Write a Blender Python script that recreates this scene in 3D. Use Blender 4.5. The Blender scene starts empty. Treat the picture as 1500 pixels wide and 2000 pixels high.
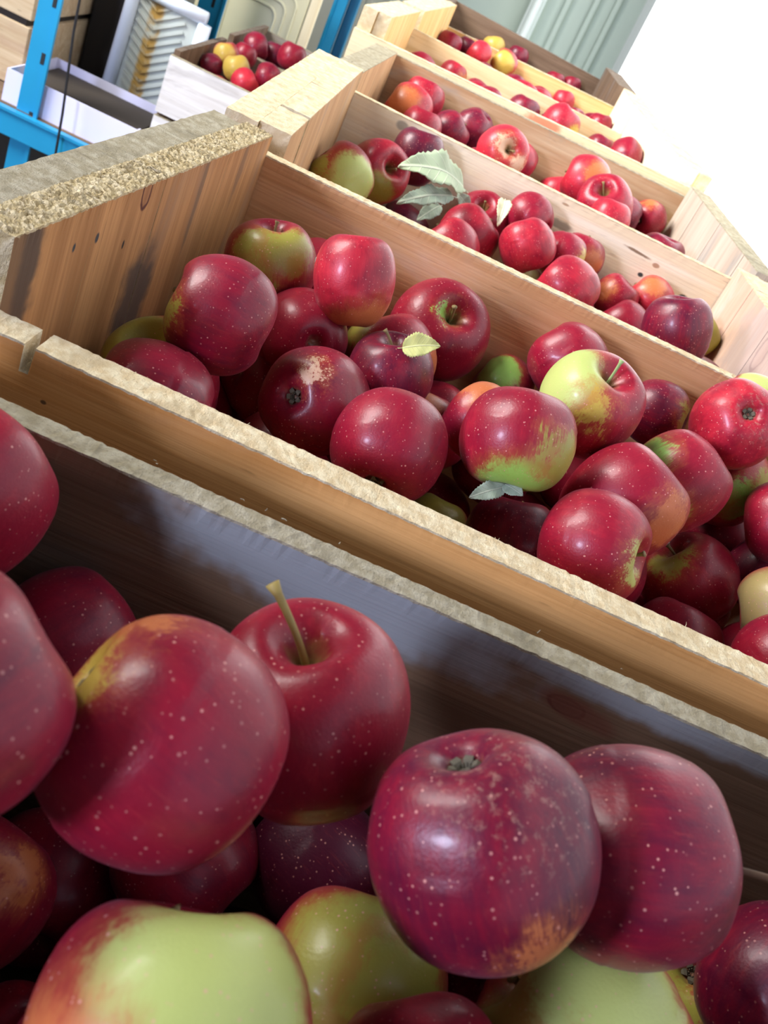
import bpy, bmesh, math, random
from mathutils import Vector, Matrix, noise as mnoise

scene = bpy.context.scene
COL = scene.collection
random.seed(7)

# ------------------------------------------------------------------ camera
cam_data = bpy.data.cameras.new('camera')
cam = bpy.data.objects.new('camera', cam_data)
COL.objects.link(cam)
cam_data.sensor_fit = 'VERTICAL'
cam_data.sensor_height = 36.0
cam_data.lens = 36.0 * 1881.7 / 2000.0
yaw, pitch, roll = math.radians(5.838), math.radians(30.561), math.radians(-27.456)
fwd = Vector((math.sin(yaw) * math.cos(pitch), math.cos(yaw) * math.cos(pitch), -math.sin(pitch)))
rgt = Vector((math.cos(yaw), -math.sin(yaw), 0))
dwn = fwd.cross(rgt)
r2 = rgt * math.cos(roll) + dwn * math.sin(roll)
d2 = -rgt * math.sin(roll) + dwn * math.cos(roll)
cam.matrix_world = Matrix(((r2.x, -d2.x, -fwd.x, 0), (r2.y, -d2.y, -fwd.y, 0), (r2.z, -d2.z, -fwd.z, .185), (0, 0, 0, 1)))
cam_data.clip_start = .01
cam_data.dof.use_dof = True
cam_data.dof.focus_distance = .56
cam_data.dof.aperture_fstop = 22.0
scene.camera = cam

# ------------------------------------------------------------------ light
world = bpy.data.worlds.new('world')
scene.world = world
world.use_nodes = True
bg = world.node_tree.nodes['Background']
bg.inputs['Color'].default_value = (.84, .88, 1.0, 1)
bg.inputs['Strength'].default_value = .09
def area(name, loc, target, sx, sy, power, color):
    l = bpy.data.lights.new(name, 'AREA')
    l.shape = 'RECTANGLE'; l.size = sx; l.size_y = sy
    l.energy = power; l.color = color
    o = bpy.data.objects.new(name, l)
    COL.objects.link(o)
    o.location = loc
    o.rotation_euler = (Vector(target) - Vector(loc)).to_track_quat('-Z', 'Y').to_euler()
    return o
area('window_light_behind', (-2.0, -1.5, .62), (.1, .9, -.05), .42, .50, 92, (.68, .73, 1.0))
wl = area('fill_light_left', (-2.4, 1.0, 1.7), (.35, 2.15, -.05), 1.5, 1.3, 68, (1.0, .98, .94))  # unseen soft fill, added to brighten the far crates and right wall
wl.data.spread = math.radians(84)
scene.view_settings.view_transform = 'Standard'
scene.view_settings.look = 'None'
scene.view_settings.gamma = 1
scene.view_settings.exposure = 0.0

# ------------------------------------------------------------------ helpers
def link(o, parent=None):
    COL.objects.link(o)
    if parent is not None:
        o.parent = parent
    return o
def tag(o, label, cat, group=None):
    o['label'] = label; o['category'] = cat
    if group: o['group'] = group
    return o
def empty(name, loc=(0, 0, 0)):
    o = bpy.data.objects.new(name, None)
    o.empty_display_size = .05
    COL.objects.link(o)
    o.location = loc
    return o
def meshobj(name, bm, mats, parent=None, smooth=False, matrix=None):
    me = bpy.data.meshes.new(name)
    bm.normal_update()
    bm.to_mesh(me); bm.free()
    for m in (mats if isinstance(mats, (list, tuple)) else [mats]):
        me.materials.append(m)
    if smooth:
        for p in me.polygons: p.use_smooth = True
    o = bpy.data.objects.new(name, me)
    COL.objects.link(o)
    if matrix is not None: o.matrix_world = matrix
    if parent is not None:
        o.parent = parent
        o.matrix_parent_inverse = Matrix.Translation(parent.location).inverted()
    return o
def add_box(bm, x0, x1, y0, y1, z0, z1, M=None, bev=0, mi=0):
    vs = [bm.verts.new((x, y, z)) for z in (z0, z1) for y in (y0, y1) for x in (x0, x1)]
    fs = [bm.faces.new([vs[i] for i in q]) for q in ((0, 2, 3, 1), (4, 5, 7, 6), (0, 1, 5, 4), (2, 6, 7, 3), (0, 4, 6, 2), (1, 3, 7, 5))]
    for f in fs: f.material_index = mi
    if bev:
        es = {e for f in fs for e in f.edges}
        r = bmesh.ops.bevel(bm, geom=list(es), offset=bev, segments=2, affect='EDGES', profile=.6)
        vs = list({v for f in r['faces'] for v in f.verts} | {v for v in vs if v.is_valid})
    if M is not None:
        bmesh.ops.transform(bm, matrix=M, verts=[v for v in vs if v.is_valid])
def add_tube(bm, pts, rad, n=12, cap=True):
    pts = [Vector(p) for p in pts]
    if not isinstance(rad, (list, tuple)): rad = [rad] * len(pts)
    rings = []; up = None
    for i, p in enumerate(pts):
        t = (pts[min(i + 1, len(pts) - 1)] - pts[max(i - 1, 0)]).normalized()
        if up is None: up = t.orthogonal().normalized()
        up = (up - t * up.dot(t)).normalized()
        s = t.cross(up)
        rings.append([bm.verts.new(p + (up * math.cos(a) + s * math.sin(a)) * rad[i]) for a in [2 * math.pi * k / n for k in range(n)]])
    for a, b in zip(rings, rings[1:]):
        for k in range(n):
            bm.faces.new((a[k], a[(k + 1) % n], b[(k + 1) % n], b[k]))
    if cap:
        bm.faces.new(rings[0][::-1]); bm.faces.new(rings[-1])

# ---- nodes
class NT:
    def __init__(s, name):
        s.m = bpy.data.materials.new(name); s.m.use_nodes = True
        s.t = s.m.node_tree; s.b = s.t.nodes['Principled BSDF']
    def n(s, kind, **kw):
        nd = s.t.nodes.new(kind)
        for k, v in kw.items():
            if isinstance(k, str) and k in nd.inputs: s.put(nd.inputs[k], v)
            else: setattr(nd, k, v)
        return nd
    def put(s, sock, v):
        if isinstance(v, bpy.types.NodeSocket): s.t.links.new(v, sock)
        elif v is not None: sock.default_value = v
    def math(s, op, a, b=None, c=None, clamp=False):
        nd = s.t.nodes.new('ShaderNodeMath'); nd.operation = op; nd.use_clamp = clamp
        s.put(nd.inputs[0], a); s.put(nd.inputs[1], b)
        if c is not None: s.put(nd.inputs[2], c)
        return nd.outputs[0]
    def vmath(s, op, a, b=None):
        nd = s.t.nodes.new('ShaderNodeVectorMath'); nd.operation = op
        s.put(nd.inputs[0], a)
        if b is not None: s.put(nd.inputs[1], b)
        return nd.outputs['Value'] if op in ('DOT_PRODUCT', 'LENGTH') else nd.outputs[0]
    def mix(s, f, a, b):
        nd = s.t.nodes.new('ShaderNodeMix'); nd.data_type = 'RGBA'
        s.put(nd.inputs[0], f); s.put(nd.inputs[6], a); s.put(nd.inputs[7], b)
        return nd.outputs[2]
    def ramp(s, v, lo, hi):
        nd = s.t.nodes.new('ShaderNodeMapRange'); nd.interpolation_type = 'SMOOTHSTEP'
        s.put(nd.inputs[0], v); s.put(nd.inputs[1], lo); s.put(nd.inputs[2], hi)
        return nd.outputs[0]
    def noise(s, vec, scale=1, detail=3, rough=.5, dist=0):
        nd = s.t.nodes.new('ShaderNodeTexNoise')
        s.put(nd.inputs['Vector'], vec); nd.inputs['Scale'].default_value = scale
        nd.inputs['Detail'].default_value = detail; nd.inputs['Roughness'].default_value = rough
        nd.inputs['Distortion'].default_value = dist
        return nd.outputs['Fac']
    def attr(s, name, vec=False):
        nd = s.t.nodes.new('ShaderNodeAttribute'); nd.attribute_type = 'OBJECT'; nd.attribute_name = name
        return nd.outputs['Vector'] if vec else nd.outputs['Fac']
    def bump(s, h, strength, dist):
        nd = s.t.nodes.new('ShaderNodeBump'); s.put(nd.inputs['Height'], h)
        nd.inputs['Strength'].default_value = strength; nd.inputs['Distance'].default_value = dist
        s.t.links.new(nd.outputs[0], s.b.inputs['Normal'])
def c4(c): return (c[0], c[1], c[2], 1)

def plain(name, color, rough=.5, metal=0, var=.12, scale=20, bump=0):
    k = NT(name)
    co = k.n('ShaderNodeTexCoord').outputs['Object']
    f = k.noise(co, scale, 4)
    k.put(k.b.inputs['Base Color'], k.mix(f, c4([v * (1 - var) for v in color]), c4([min(1, v * (1 + var)) for v in color])))
    k.b.inputs['Roughness'].default_value = rough; k.b.inputs['Metallic'].default_value = metal
    if bump: k.bump(k.noise(co, scale * 4, 4), bump, .002)
    return k.m

def wood(name, light, dark, stain, grain='x', stainamt=.5, marks=(), grey=None, rough=.78):
    """plank faces; marks are knots, nail holes, streaks, patches and light-tinted bands: (u, v, ru, rv, slope, colour, strength, ring)"""
    k = NT(name)
    co = k.n('ShaderNodeTexCoord').outputs['Object']
    sep = k.n('ShaderNodeSeparateXYZ'); k.put(sep.inputs[0], co)
    rnd = k.n('ShaderNodeObjectInfo').outputs['Random']
    off = k.n('ShaderNodeCombineXYZ'); 
    for i in range(3): k.put(off.inputs[i], k.math('MULTIPLY', rnd, 7.3 + 3 * i))
    def st(a, b):
        v = (a, b, b) if grain == 'x' else (b, b, a)
        return k.vmath('ADD', k.vmath('MULTIPLY', co, v), off.outputs[0])
    n1 = k.noise(st(3, 70), 1, 3, .6, 1.2)
    n2 = k.noise(st(1.6, 17), 1, 3, .5, 2.0)
    n3 = k.noise(st(9, 420), 1, 2, .6)
    f = k.math('ADD', k.math('MULTIPLY', n1, .5), k.math('ADD', k.math('MULTIPLY', n2, .75), k.math('MULTIPLY', n3, .3)))
    col = k.mix(k.ramp(f, .50, .94), c4(light), c4(dark))
    s = k.noise(st(4, 16), 1, 4, .65, .8)
    col = k.mix(k.math('MULTIPLY', k.ramp(s, .52, .72), stainamt), col, c4(stain))
    speck = k.noise(st(30, 260), 1, 2, .5)
    col = k.mix(k.math('MULTIPLY', k.ramp(speck, .68, .78), .35), col, c4([v * .35 for v in dark]))
    if grey:      # weathered band along the upper edge, its lower border waving with the grain
        wav = k.noise(st(5, 3), 1, 3, .5)
        zz = k.math('ADD', sep.outputs[2], k.math('MULTIPLY', k.math('SUBTRACT', wav, .5), .05))
        if len(grey) > 3: zz = k.math('ADD', zz, k.math('MULTIPLY', sep.outputs[0], grey[3]))
        g = k.ramp(zz, grey[1] - grey[2], grey[1])
        gc = k.mix(n1, c4([v * .75 for v in grey[0]]), c4([v * 1.2 for v in grey[0]]))
        col = k.mix(k.math('MULTIPLY', g, .88), col, gc)
    wob = k.math('SUBTRACT', k.noise(co, 60, 3), .5)
    for (u, v, ru, rv, sl, c, stg, ring) in marks:
        du = k.math('DIVIDE', k.math('SUBTRACT', sep.outputs[0], u), ru)
        dv = k.math('DIVIDE', k.math('SUBTRACT', k.math('SUBTRACT', sep.outputs[2], v), k.math('MULTIPLY', k.math('SUBTRACT', sep.outputs[0], u), sl)), rv)
        d = k.math('SQRT', k.math('ADD', k.math('MULTIPLY', du, du), k.math('MULTIPLY', dv, dv)))
        d = k.math('ADD', d, k.math('MULTIPLY', wob, .9))
        m = k.math('MULTIPLY', k.math('SUBTRACT', 1, k.ramp(d, .55, 1.1)), stg)
        if ring:
            rr = k.math('SUBTRACT', 1, k.ramp(k.math('ABSOLUTE', k.math('SUBTRACT', d, .95)), .04, .22))
            m2 = k.math('MULTIPLY', rr, stg)
            col = k.mix(k.math('MULTIPLY', m, ring), col, c4([min(1, v * 1.6) for v in c]))
            col = k.mix(m2, col, c4(c))
        else:
            col = k.mix(m, col, c4(c))
    k.put(k.b.inputs['Base Color'], col)
    k.b.inputs['Roughness'].default_value = rough
    k.b.inputs['Specular IOR Level'].default_value = .3
    k.bump(k.math('ADD', k.math('MULTIPLY', n3, .7), k.math('MULTIPLY', n1, .6)), .35, .0012)
    return k.m

def sawn(name, pale, mid, dark, scale=900, strength=.8):
    """rough sawn edges and end grain, speckled with torn fibres"""
    k = NT(name)
    co = k.n('ShaderNodeTexCoord').outputs['Object']
    a = k.noise(co, scale, 3, .7)
    b = k.noise(co, scale * .16, 4, .6)
    cc = k.noise(co, scale * .035, 3, .6)
    saw = k.noise(k.vmath('MULTIPLY', co, (230, 35, 35)), 1, 2, .5)
    col = k.mix(k.ramp(b, .35, .68), c4(mid), c4(pale))
    col = k.mix(k.math('MULTIPLY', k.ramp(a, .60, .72), .65), col, c4(dark))
    col = k.mix(k.math('MULTIPLY', k.ramp(saw, .60, .75), .4), col, c4(dark))
    col = k.mix(k.math('MULTIPLY', k.ramp(cc, .5, .7), .6), col, c4([(m + d) / 2 for m, d in zip(mid, dark)]))
    k.put(k.b.inputs['Base Color'], col)
    k.b.inputs['Roughness'].default_value = .95
    k.b.inputs['Specular IOR Level'].default_value = .15
    k.bump(k.math('ADD', a, k.math('ADD', b, saw)), strength, .0016)
    return k.m

# wood families: plank face, sawn edge
PINE = ((.84, .45, .16), (.60, .26, .065), (.50, .33, .22))
GOLD = ((.82, .55, .25), (.62, .36, .13), (.60, .42, .25))
PALE = ((.92, .85, .66), (.80, .67, .44), (.70, .62, .48))
GREY = ((.34, .30, .25), (.20, .165, .13), (.42, .40, .37))
OLD = ((.22, .145, .095), (.12, .075, .045), (.20, .17, .15))
ENDG = sawn('sawn_end_grain', (.66, .56, .36), (.44, .34, .17), (.16, .12, .06), 700, 1.0)
EDGE = sawn('sawn_edge', (.78, .68, .46), (.62, .48, .28), (.34, .26, .15), 900, .7)
EDGE_G = sawn('weathered_sawn_edge', (.42, .38, .28), (.30, .26, .17), (.12, .105, .075), 900, .7)
EDGE_P = sawn('pale_sawn_edge', (.72, .62, .42), (.58, .46, .28), (.34, .25, .14), 700, .6)
EDGE_D = sawn('dark_sawn_edge', (.24, .19, .15), (.16, .12, .09), (.07, .05, .04), 800, .5)

def board(name, parent, mats, P0, P1, outward, th, h, x0=0, x1=0, ztop=0, jit=.0004, notch=(), tops=('x',), rough_top=0, seg=.006, planks=None, warp=0):
    """a plank: inner top edge from P0 to P1, thickness going outward, height going down"""
    P0 = Vector(P0); P1 = Vector(P1)
    ex = (P1 - P0); length = ex.length; ex.normalize()
    ey = Vector((-ex.y, ex.x, 0)).normalized()
    ez = ex.cross(ey)
    M = Matrix(((ex.x, ey.x, ez.x, P0.x), (ex.y, ey.y, ez.y, P0.y), (ex.z, ey.z, ez.z, P0.z), (0, 0, 0, 1)))
    bm = bmesh.new()
    spans = planks or [(x0, length + x1)]
    for (a, b) in spans:
        n = max(2, int((b - a) / seg))
        xs = [a + (b - a) * i / n for i in range(n + 1)]
        for (na, nb, nd) in notch:
            xs = [x for x in xs if not (na - .002 < x < nb + .002)] + [na - .0003, na, nb, nb + .0006]
        xs = sorted(xs)
        ny = max(1, int(th / (.0016 if rough_top else .004)))
        zs = [0, .0012, .01, h * .35, h * .7, h]
        prof = [(0, z) for z in zs[::-1]] + [(th * j / ny, 0) for j in range(1, ny)] + [(th, z) for z in zs]
        cols = []
        for x in xs:
            dz = 0; nz = 0
            for (na, nb, nd) in notch:
                if na <= x <= nb: nz = nd
            col = []
            wv = warp * math.sin(x / length * math.pi)
            for (y, z) in prof:
                zz = ztop - z + wv
                if nz and z < nz: zz = ztop - nz + wv - z * .01
                if z <= .0013:
                    q = Vector((x * 420, y * 420, 3.1 + ztop * 50))
                    zz += mnoise.noise(q) * jit * 2 + random.uniform(-1, 1) * (jit * .6 + (rough_top if 0 < y < th else rough_top * .3))
                yy = y
                if z > .0013: yy += mnoise.noise(Vector((x * 9, z * 9, y * 50))) * .0004
                elif y in (0, th): yy += random.uniform(-1, 1) * jit * .8
                col.append(bm.verts.new((x, yy * outward, zz)))
            cols.append(col)
        for c, d in zip(cols, cols[1:]):
            for j in range(len(prof) - 1):
                f = bm.faces.new((c[j], d[j], d[j + 1], c[j + 1]) if outward * 1 > 0 else (c[j], c[j + 1], d[j + 1], d[j]))
                zt = prof[j][1] <= .0013 and prof[j + 1][1] <= .0013
                f.material_index = 1 if zt else 0
            f = bm.faces.new((c[0], c[-1], d[-1], d[0]) if outward > 0 else (c[0], d[0], d[-1], c[-1]))
        for c in (cols[0], cols[-1]):
            f = bm.faces.new(c); f.material_index = 1 if 'x' in tops else 0
    bmesh.ops.recalc_face_normals(bm, faces=bm.faces[:])
    return meshobj(name, bm, mats, parent, matrix=M)

# ------------------------------------------------------------------ structure
WALLM = NT('painted_wall_panel')
_co = WALLM.n('ShaderNodeTexCoord').outputs['Object']
_f = WALLM.noise(_co, 2.5, 4, .6)
WALLM.put(WALLM.b.inputs['Base Color'], WALLM.mix(_f, (.46, .55, .47, 1), (.54, .62, .54, 1)))
WALLM.b.inputs['Roughness'].default_value = .55
WALLW = plain('white_wall', (.88, .90, .92), .6, 0, .03, 3)
OLIVE = plain('olive_grey_wall', (.30, .30, .25), .8, 0, .15, 4)
CONC = plain('concrete', (.13, .12, .11), .85, 0, .3, 6, .3)
def struct(name, bm, m):
    o = meshobj(name, bm, m); o['kind'] = 'structure'; return o
bm = bmesh.new(); add_box(bm, -3.0, .60, -2.6, 5.1, -1.05, -.95); struct('floor', bm, CONC)
bm = bmesh.new(); add_box(bm, .50, .60, -1.2, 5.0, -.95, 2.2); struct('wall_right', bm, WALLW)
bm = bmesh.new()
add_box(bm, -3.0, .50, 5.0, 5.1, -.95, 2.2)
struct('wall_back', bm, WALLM.m)
bm = bmesh.new(); add_box(bm, -3.1, -3.0, .6, 5.1, -.95, 2.2); struct('wall_left', bm, OLIVE)
bm = bmesh.new()      # upright ribs of the back wall
for x in (.185, .30, .39): add_box(bm, x - .012, x + .012, 4.965, 5.0, -.95, 2.2, None, .006)
struct('trim_1', bm, WALLM.m)
TRIMW = plain('white_trim', (.86, .93, .88), .4, 0, .03, 5)
bm = bmesh.new(); add_tube(bm, [(.062, 4.93, -.95), (.062, 4.93, 2.2)], .020, 16); add_box(bm, .03, .094, 4.95, 5.0, -.95, 2.2); struct('trim_2', bm, TRIMW)

GLOW = NT('glowing_white_panel')
GLOW.b.inputs['Base Color'].default_value = (.9, .93, .95, 1)
GLOW.b.inputs['Emission Color'].default_value = (.95, .98, 1.0, 1)
GLOW.b.inputs['Emission Strength'].default_value = 2.0
bm = bmesh.new(); add_box(bm, .490, .4995, 1.25, 4.55, -.45, 1.3); struct('glow_panel_1', bm, GLOW.m)  # emissive white panel added over the right wall to raise its brightness
# ------------------------------------------------------------------ table under the row of crates
TW = wood('table_plank', *OLD, stainamt=.4)
tb = empty('packing_table', (.14, 1.3, -.95))
tag(tb, 'long dark wooden table carrying the receding row of apple crates', 'table')
bm = bmesh.new()
for i in range(6): add_box(bm, -.20 + i * .109, -.20 + i * .109 + .106, -.14, 2.86, -.30, -.2705, None, .002)
meshobj('table_top', bm, TW, tb)
for x in (-.19, .37):
    for y in (-.08, 1.35, 2.78):
        bm = bmesh.new(); add_box(bm, x, x + .06, y, y + .06, -.95, -.30, None, .003); meshobj('leg', bm, TW, tb)

# ------------------------------------------------------------------ crates
def crate(spec):
    k = spec['k']; FL, BL, BR, FR = [Vector(v) for v in spec['quad']]
    root = empty('apple_crate', ((FL + BR) / 2).xy.to_3d() + Vector((0, 0, spec.get('bot', -.27))))
    tag(root, spec['label'], 'crate', spec.get('group', 'apple crates in the receding row'))
    bot = spec.get('bot', -.27)
    te = spec.get('te', .021); tc = spec.get('tc', .022)
    tf = spec.get('tf', .012); tbk = spec.get('tb', .012)
    W_ = (BL - FL).length; gap = .0008
    # end panels of upright planks, a cleat nailed outside each
    pl = spec.get('planks', [(0, .055), (.0562, .168), (.1692, .262), (.2632, W_)])
    pl = [(a, min(b, W_ - .0005)) for a, b in pl]
    he = FL.z - bot - .012
    board('end_panel', root, [spec['wl'], spec['eg']], FL, BL, 1, te, he, planks=pl, tops=('x',) if 1 < k < 7 else (), jit=.0003, rough_top=spec.get('rt', 0), seg=.0016 if k == 2 else .01)
    def off(P, d): return P + Vector((d, 0, 0))
    if tc:
        cd = spec.get('cleat_drop', .001)
        board('cleat', root, [spec['wc'], spec['ec']], off(FL, -te - .0008), off(BL, -te - .0008), 1, tc, .07, ztop=-cd, x0=-.004, x1=spec.get('cleat_x1', 0), jit=.0003)
        board('cleat', root, [spec['wc'], spec['ec']], off(FR, te + .0008), off(BR, te + .0008), -1, tc, .07, ztop=-cd, jit=.0003)
        board('cleat', root, [spec['wc'], spec['ec']], off(FL, -te - .0008), off(BL, -te - .0008), 1, tc, .07, ztop=bot + .09 - FL.z, jit=.0003)
        board('cleat', root, [spec['wc'], spec['ec']], off(FR, te + .0008), off(BR, te + .0008), -1, tc, .07, ztop=bot + .09 - FL.z, jit=.0003)
    WR = (BR - FR).length
    board('end_panel', root, [spec['wr'], spec['eg']], FR, BR, -1, te, FR.z - bot - .012, planks=[(0, WR * .16), (WR * .165, WR * .5), (WR * .504, WR * .78), (WR * .784, WR - .0005)], tops=(), jit=.0003)
    ext = te + tc + .002
    sg = .0025 if k <= 2 else .006
    def side(A, B, zt, out, th, w, e, name='side_board', notch=(), warp=0):
        a = Vector((A.x, A.y, zt[0])); b = Vector((B.x, B.y, zt[1]))
        n = Vector((-(b - a).y, (b - a).x, 0)).normalized() * out
        a = a + n * gap; b = b + n * gap
        full = min(zt) - bot
        hu = min(.125, full * .55)
        board(name, root, [w, e], a, b, out, th, hu, x0=-ext, x1=ext, notch=notch, warp=warp, jit=.00025, seg=sg)
        board(name, root, [w, e], a, b, out, th, full - hu - .012, x0=-ext, x1=ext, ztop=-hu - .008)
    side(FL, FR, spec['zf'], -1, tf, spec['wf'], spec['ef'], notch=spec.get('notch', ()))
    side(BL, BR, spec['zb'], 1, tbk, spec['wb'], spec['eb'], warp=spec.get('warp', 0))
    bm = bmesh.new()
    x0 = max(FL.x, BL.x) + .001; x1 = min(FR.x, BR.x) - .001; y0 = max(FL.y, FR.y) + .001; y1 = min(BL.y, BR.y) - .001
    for i in range(4):
        a = y0 + (y1 - y0) * i / 4
        add_box(bm, x0, x1, a, a + (y1 - y0) / 4 - .006, bot + .001, bot + .011)
    meshobj('bottom_slats', bm, spec['wf'], root)
    return root
def fibres(parent, P0, P1, outward, y0, y1, count, lmin, lmax, mat, seed, zoff=0, lean=.6):
    rr = random.Random(seed); P0 = Vector(P0); P1 = Vector(P1)
    ex = (P1 - P0).normalized(); ey = Vector((-ex.y, ex.x, 0)) * outward
    bm = bmesh.new()
    for i in range(count):
        b = P0.lerp(P1, rr.random()) + ey * rr.uniform(y0, y1) + Vector((0, 0, zoff - .0008))
        d = Vector((rr.gauss(0, lean), rr.gauss(0, lean), 1)).normalized() if lean < 1 else (ey * -outward * rr.uniform(-1, 1) + ex * rr.gauss(0, 1.2) + Vector((0, 0, rr.uniform(.1, .8)))).normalized()
        L = rr.uniform(lmin, lmax); w = rr.uniform(.00012, .0003)
        add_tube(bm, [b, b + d * L * .5 + Vector((rr.gauss(0, .0003), rr.gauss(0, .0003), 0)), b + d * L], [w, w * .8, w * .2], 4)
    o = meshobj('torn_fibres', bm, mat, parent); o['kind'] = 'stuff'
    return o
W1B = wood('weathered_light_tinted_board', *((.20,.125,.07),(.105,.062,.032),(.17,.13,.10)), marks=[(0.19, -0.01, 0.1, 0.024, -0.02, (0.27, 0.295, 0.305), 0.9, 0), (0.33, -0.003, 0.14, 0.009, -0.01, (0.25, 0.27, 0.28), 0.85, 0), (0.2986, -0.0179, 0.0085, 0.0042, -0.1, (0.05, 0.014, 0.01), 1, 0.75), (0.3049, -0.0184, 0.022, 0.007, -0.15, (0.16, 0.06, 0.035), 0.8, 0)], stainamt=0.5)  # blue-grey marks mix weathering with cool window light put into the colour
W2L = wood('knotty_end_planks', *((.56,.29,.11),(.34,.16,.055),(.26,.17,.11)), grain='z', marks=[(0.1353, -0.0028, 0.006, 0.012, 0, (0.09, 0.025, 0.015), 1, 0.35), (0.0851, -0.0212, 0.0022, 0.0035, 0, (0.05, 0.05, 0.05), 1, 0), (0.061, -0.021, 0.0018, 0.003, 0, (0.05, 0.05, 0.05), 1, 0), (0.1216, -0.0341, 0.0014, 0.003, 0, (0.03, 0.02, 0.015), 1, 0), (0.1596, -0.0829, 0.028, 0.045, 0, (0.07, 0.055, 0.045), 0.85, 0), (0.2235, -0.0164, 0.004, 0.06, 0, (0.12, 0.08, 0.05), 0.6, 0), (0.295, -0.0178, 0.006, 0.03, 0, (0.16, 0.09, 0.05), 0.6, 0), (0.0178, -0.0141, 0.01, 0.06, 0, (0.1, 0.07, 0.05), 0.7, 0), (0.0105, -0.0173, 0.02, 0.07, 0, (0.07, 0.05, 0.035), 0.7, 0)], stainamt=0.5)
W2F = wood('pine_front_board', *PINE, marks=[(0.1001, 0.0044, 0.0759, 0.0016, 0.041, (0.42, 0.12, 0.1), 0.75, 0), (0.0359, -0.0241, 0.0016, 0.0012, 0, (0.1, 0.05, 0.02), 0.9, 0), (0.2993, -0.0463, 0.004, 0.0018, 0, (0.3, 0.14, 0.06), 0.7, 0)], stainamt=0.35)
W2B = wood('pine_back_board', *((.74,.44,.22),(.58,.30,.12),(.62,.47,.36)), stainamt=0.4)
WG = wood('weathered_cleat', *GREY, stainamt=0.6)
W3B = wood('pale_back_board', *PALE, marks=[(0.3697, -0.0192, 0.02, 0.0022, -0.06, (0.2, 0.12, 0.06), 0.9, 0), (0.3966, -0.0234, 0.005, 0.003, 0, (0.4, 0.22, 0.12), 0.9, 0), (0.3866, -0.0404, 0.004, 0.003, 0, (0.04, 0.05, 0.04), 1, 0), (0.4452, -0.0431, 0.008, 0.004, 0, (0.03, 0.03, 0.03), 1, 0), (0.2693, -0.0073, 0.006, 0.002, 0, (0.35, 0.2, 0.1), 0.8, 0), (0.2753, -0.0301, 0.02, 0.006, 0, (0.15, 0.13, 0.1), 0.7, 0), (0.0625, -0.0093, 0.008, 0.006, 0, (0.12, 0.14, 0.15), 0.6, 0)], stainamt=0.3)
W3L = wood('golden_end_planks', *((.58,.36,.18),(.42,.24,.11),(.36,.27,.2)), grain='z')
W3R = wood('pinkish_end_planks', *((.70,.50,.38),(.54,.35,.25),(.60,.52,.46)), grain='z', marks=[(0.1678, -0.0312, 0.012, 0.02, 0, (0.32, 0.16, 0.12), 0.9, 0.3), (0.1798, -0.0422, 0.1, 0.08, 0, (0.36, 0.3, 0.28), 0.6, 0)], stainamt=0.7)
WGO = wood('golden_board', *GOLD, stainamt=0.35)
WGZ = wood('golden_end_boards', *GOLD, grain='z', stainamt=0.35)
WP = wood('pale_board', *PALE, stainamt=0.25)
WPZ = wood('pale_end_boards', *PALE, grain='z', stainamt=0.3)
W4B = wood('brown_back_board', *((.52,.38,.23),(.40,.24,.12),(.30,.27,.23)), stainamt=0.7)
W4R = wood('driftwood_end_boards', *((.54,.45,.36),(.40,.32,.25),(.30,.28,.25)), grain='z', stainamt=0.8)
W5F = wood('pale_front_board_with_patch', *((.84,.70,.46),(.72,.52,.28),(.6,.5,.38)), marks=[(0.2703, -0.0094, 0.034, 0.02, 0, (0.62, 0.2, 0.1), 0.9, 0)], stainamt=0.2)  # one reddish orange oval patch on the board face
W5B = wood('stained_back_board', *((.78,.62,.38),(.62,.44,.22),(.36,.33,.28)), stainamt=0.75)
WO = wood('dark_old_board', *OLD)
WOZ = wood('dark_old_end_boards', *OLD, grain='z')
W4R_H = wood('tan_slats', *((.60,.48,.32),(.46,.33,.20),(.40,.26,.18)), stainamt=0.5)
WWH = wood('bleached_front_board', *((.74,.74,.76),(.58,.56,.55),(.22,.20,.20)), stainamt=0.55)
crates = []
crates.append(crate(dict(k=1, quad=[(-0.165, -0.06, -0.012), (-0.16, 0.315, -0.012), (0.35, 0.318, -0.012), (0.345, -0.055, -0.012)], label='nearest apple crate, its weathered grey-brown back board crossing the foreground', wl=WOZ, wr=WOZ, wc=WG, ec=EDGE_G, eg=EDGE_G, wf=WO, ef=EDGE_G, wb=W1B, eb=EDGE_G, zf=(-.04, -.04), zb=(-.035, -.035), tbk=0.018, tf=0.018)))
crates.append(crate(dict(k=2, quad=[(-0.158, 0.3951, 0.0), (-0.1277, 0.742, 0.0019), (0.375, 0.745, 0.0), (0.36, 0.3951, 0.0)], label='orange pine apple crate with a rough sawn left end and notched front board', wl=W2L, wr=W3R, wc=WG, ec=EDGE_G, eg=ENDG, wf=W2F, ef=EDGE, wb=W2B, eb=EDGE, zf=(-.036, -.038), zb=(-.014, -.012), tf=0.018, te=0.022, tc=0.025, rt=0.0009, cleat_drop=0.003, notch=((.0218, .0262, .014),), planks=[(0, .0795), (.0797, .158), (.1588, .262), (.2624, .36)])))
crates.append(crate(dict(k=3, quad=[(-0.121, 0.779, -0.0012), (-0.1289, 1.15, 0.0084), (0.3518, 1.152, -0.0024), (0.362, 0.78, 0.002)], label='apple crate third from the front, pale inside, with a split double left end', wl=W3L, wr=W3R, wc=WP, ec=EDGE_P, eg=EDGE_P, wf=WGO, ef=EDGE_P, wb=W3B, eb=EDGE_P, zf=(-.04, -.04), zb=(-.017, -.018), te=0.026, tc=0.026, planks=[(0, .068), (.075, .20), (.201, .4)])))
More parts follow.
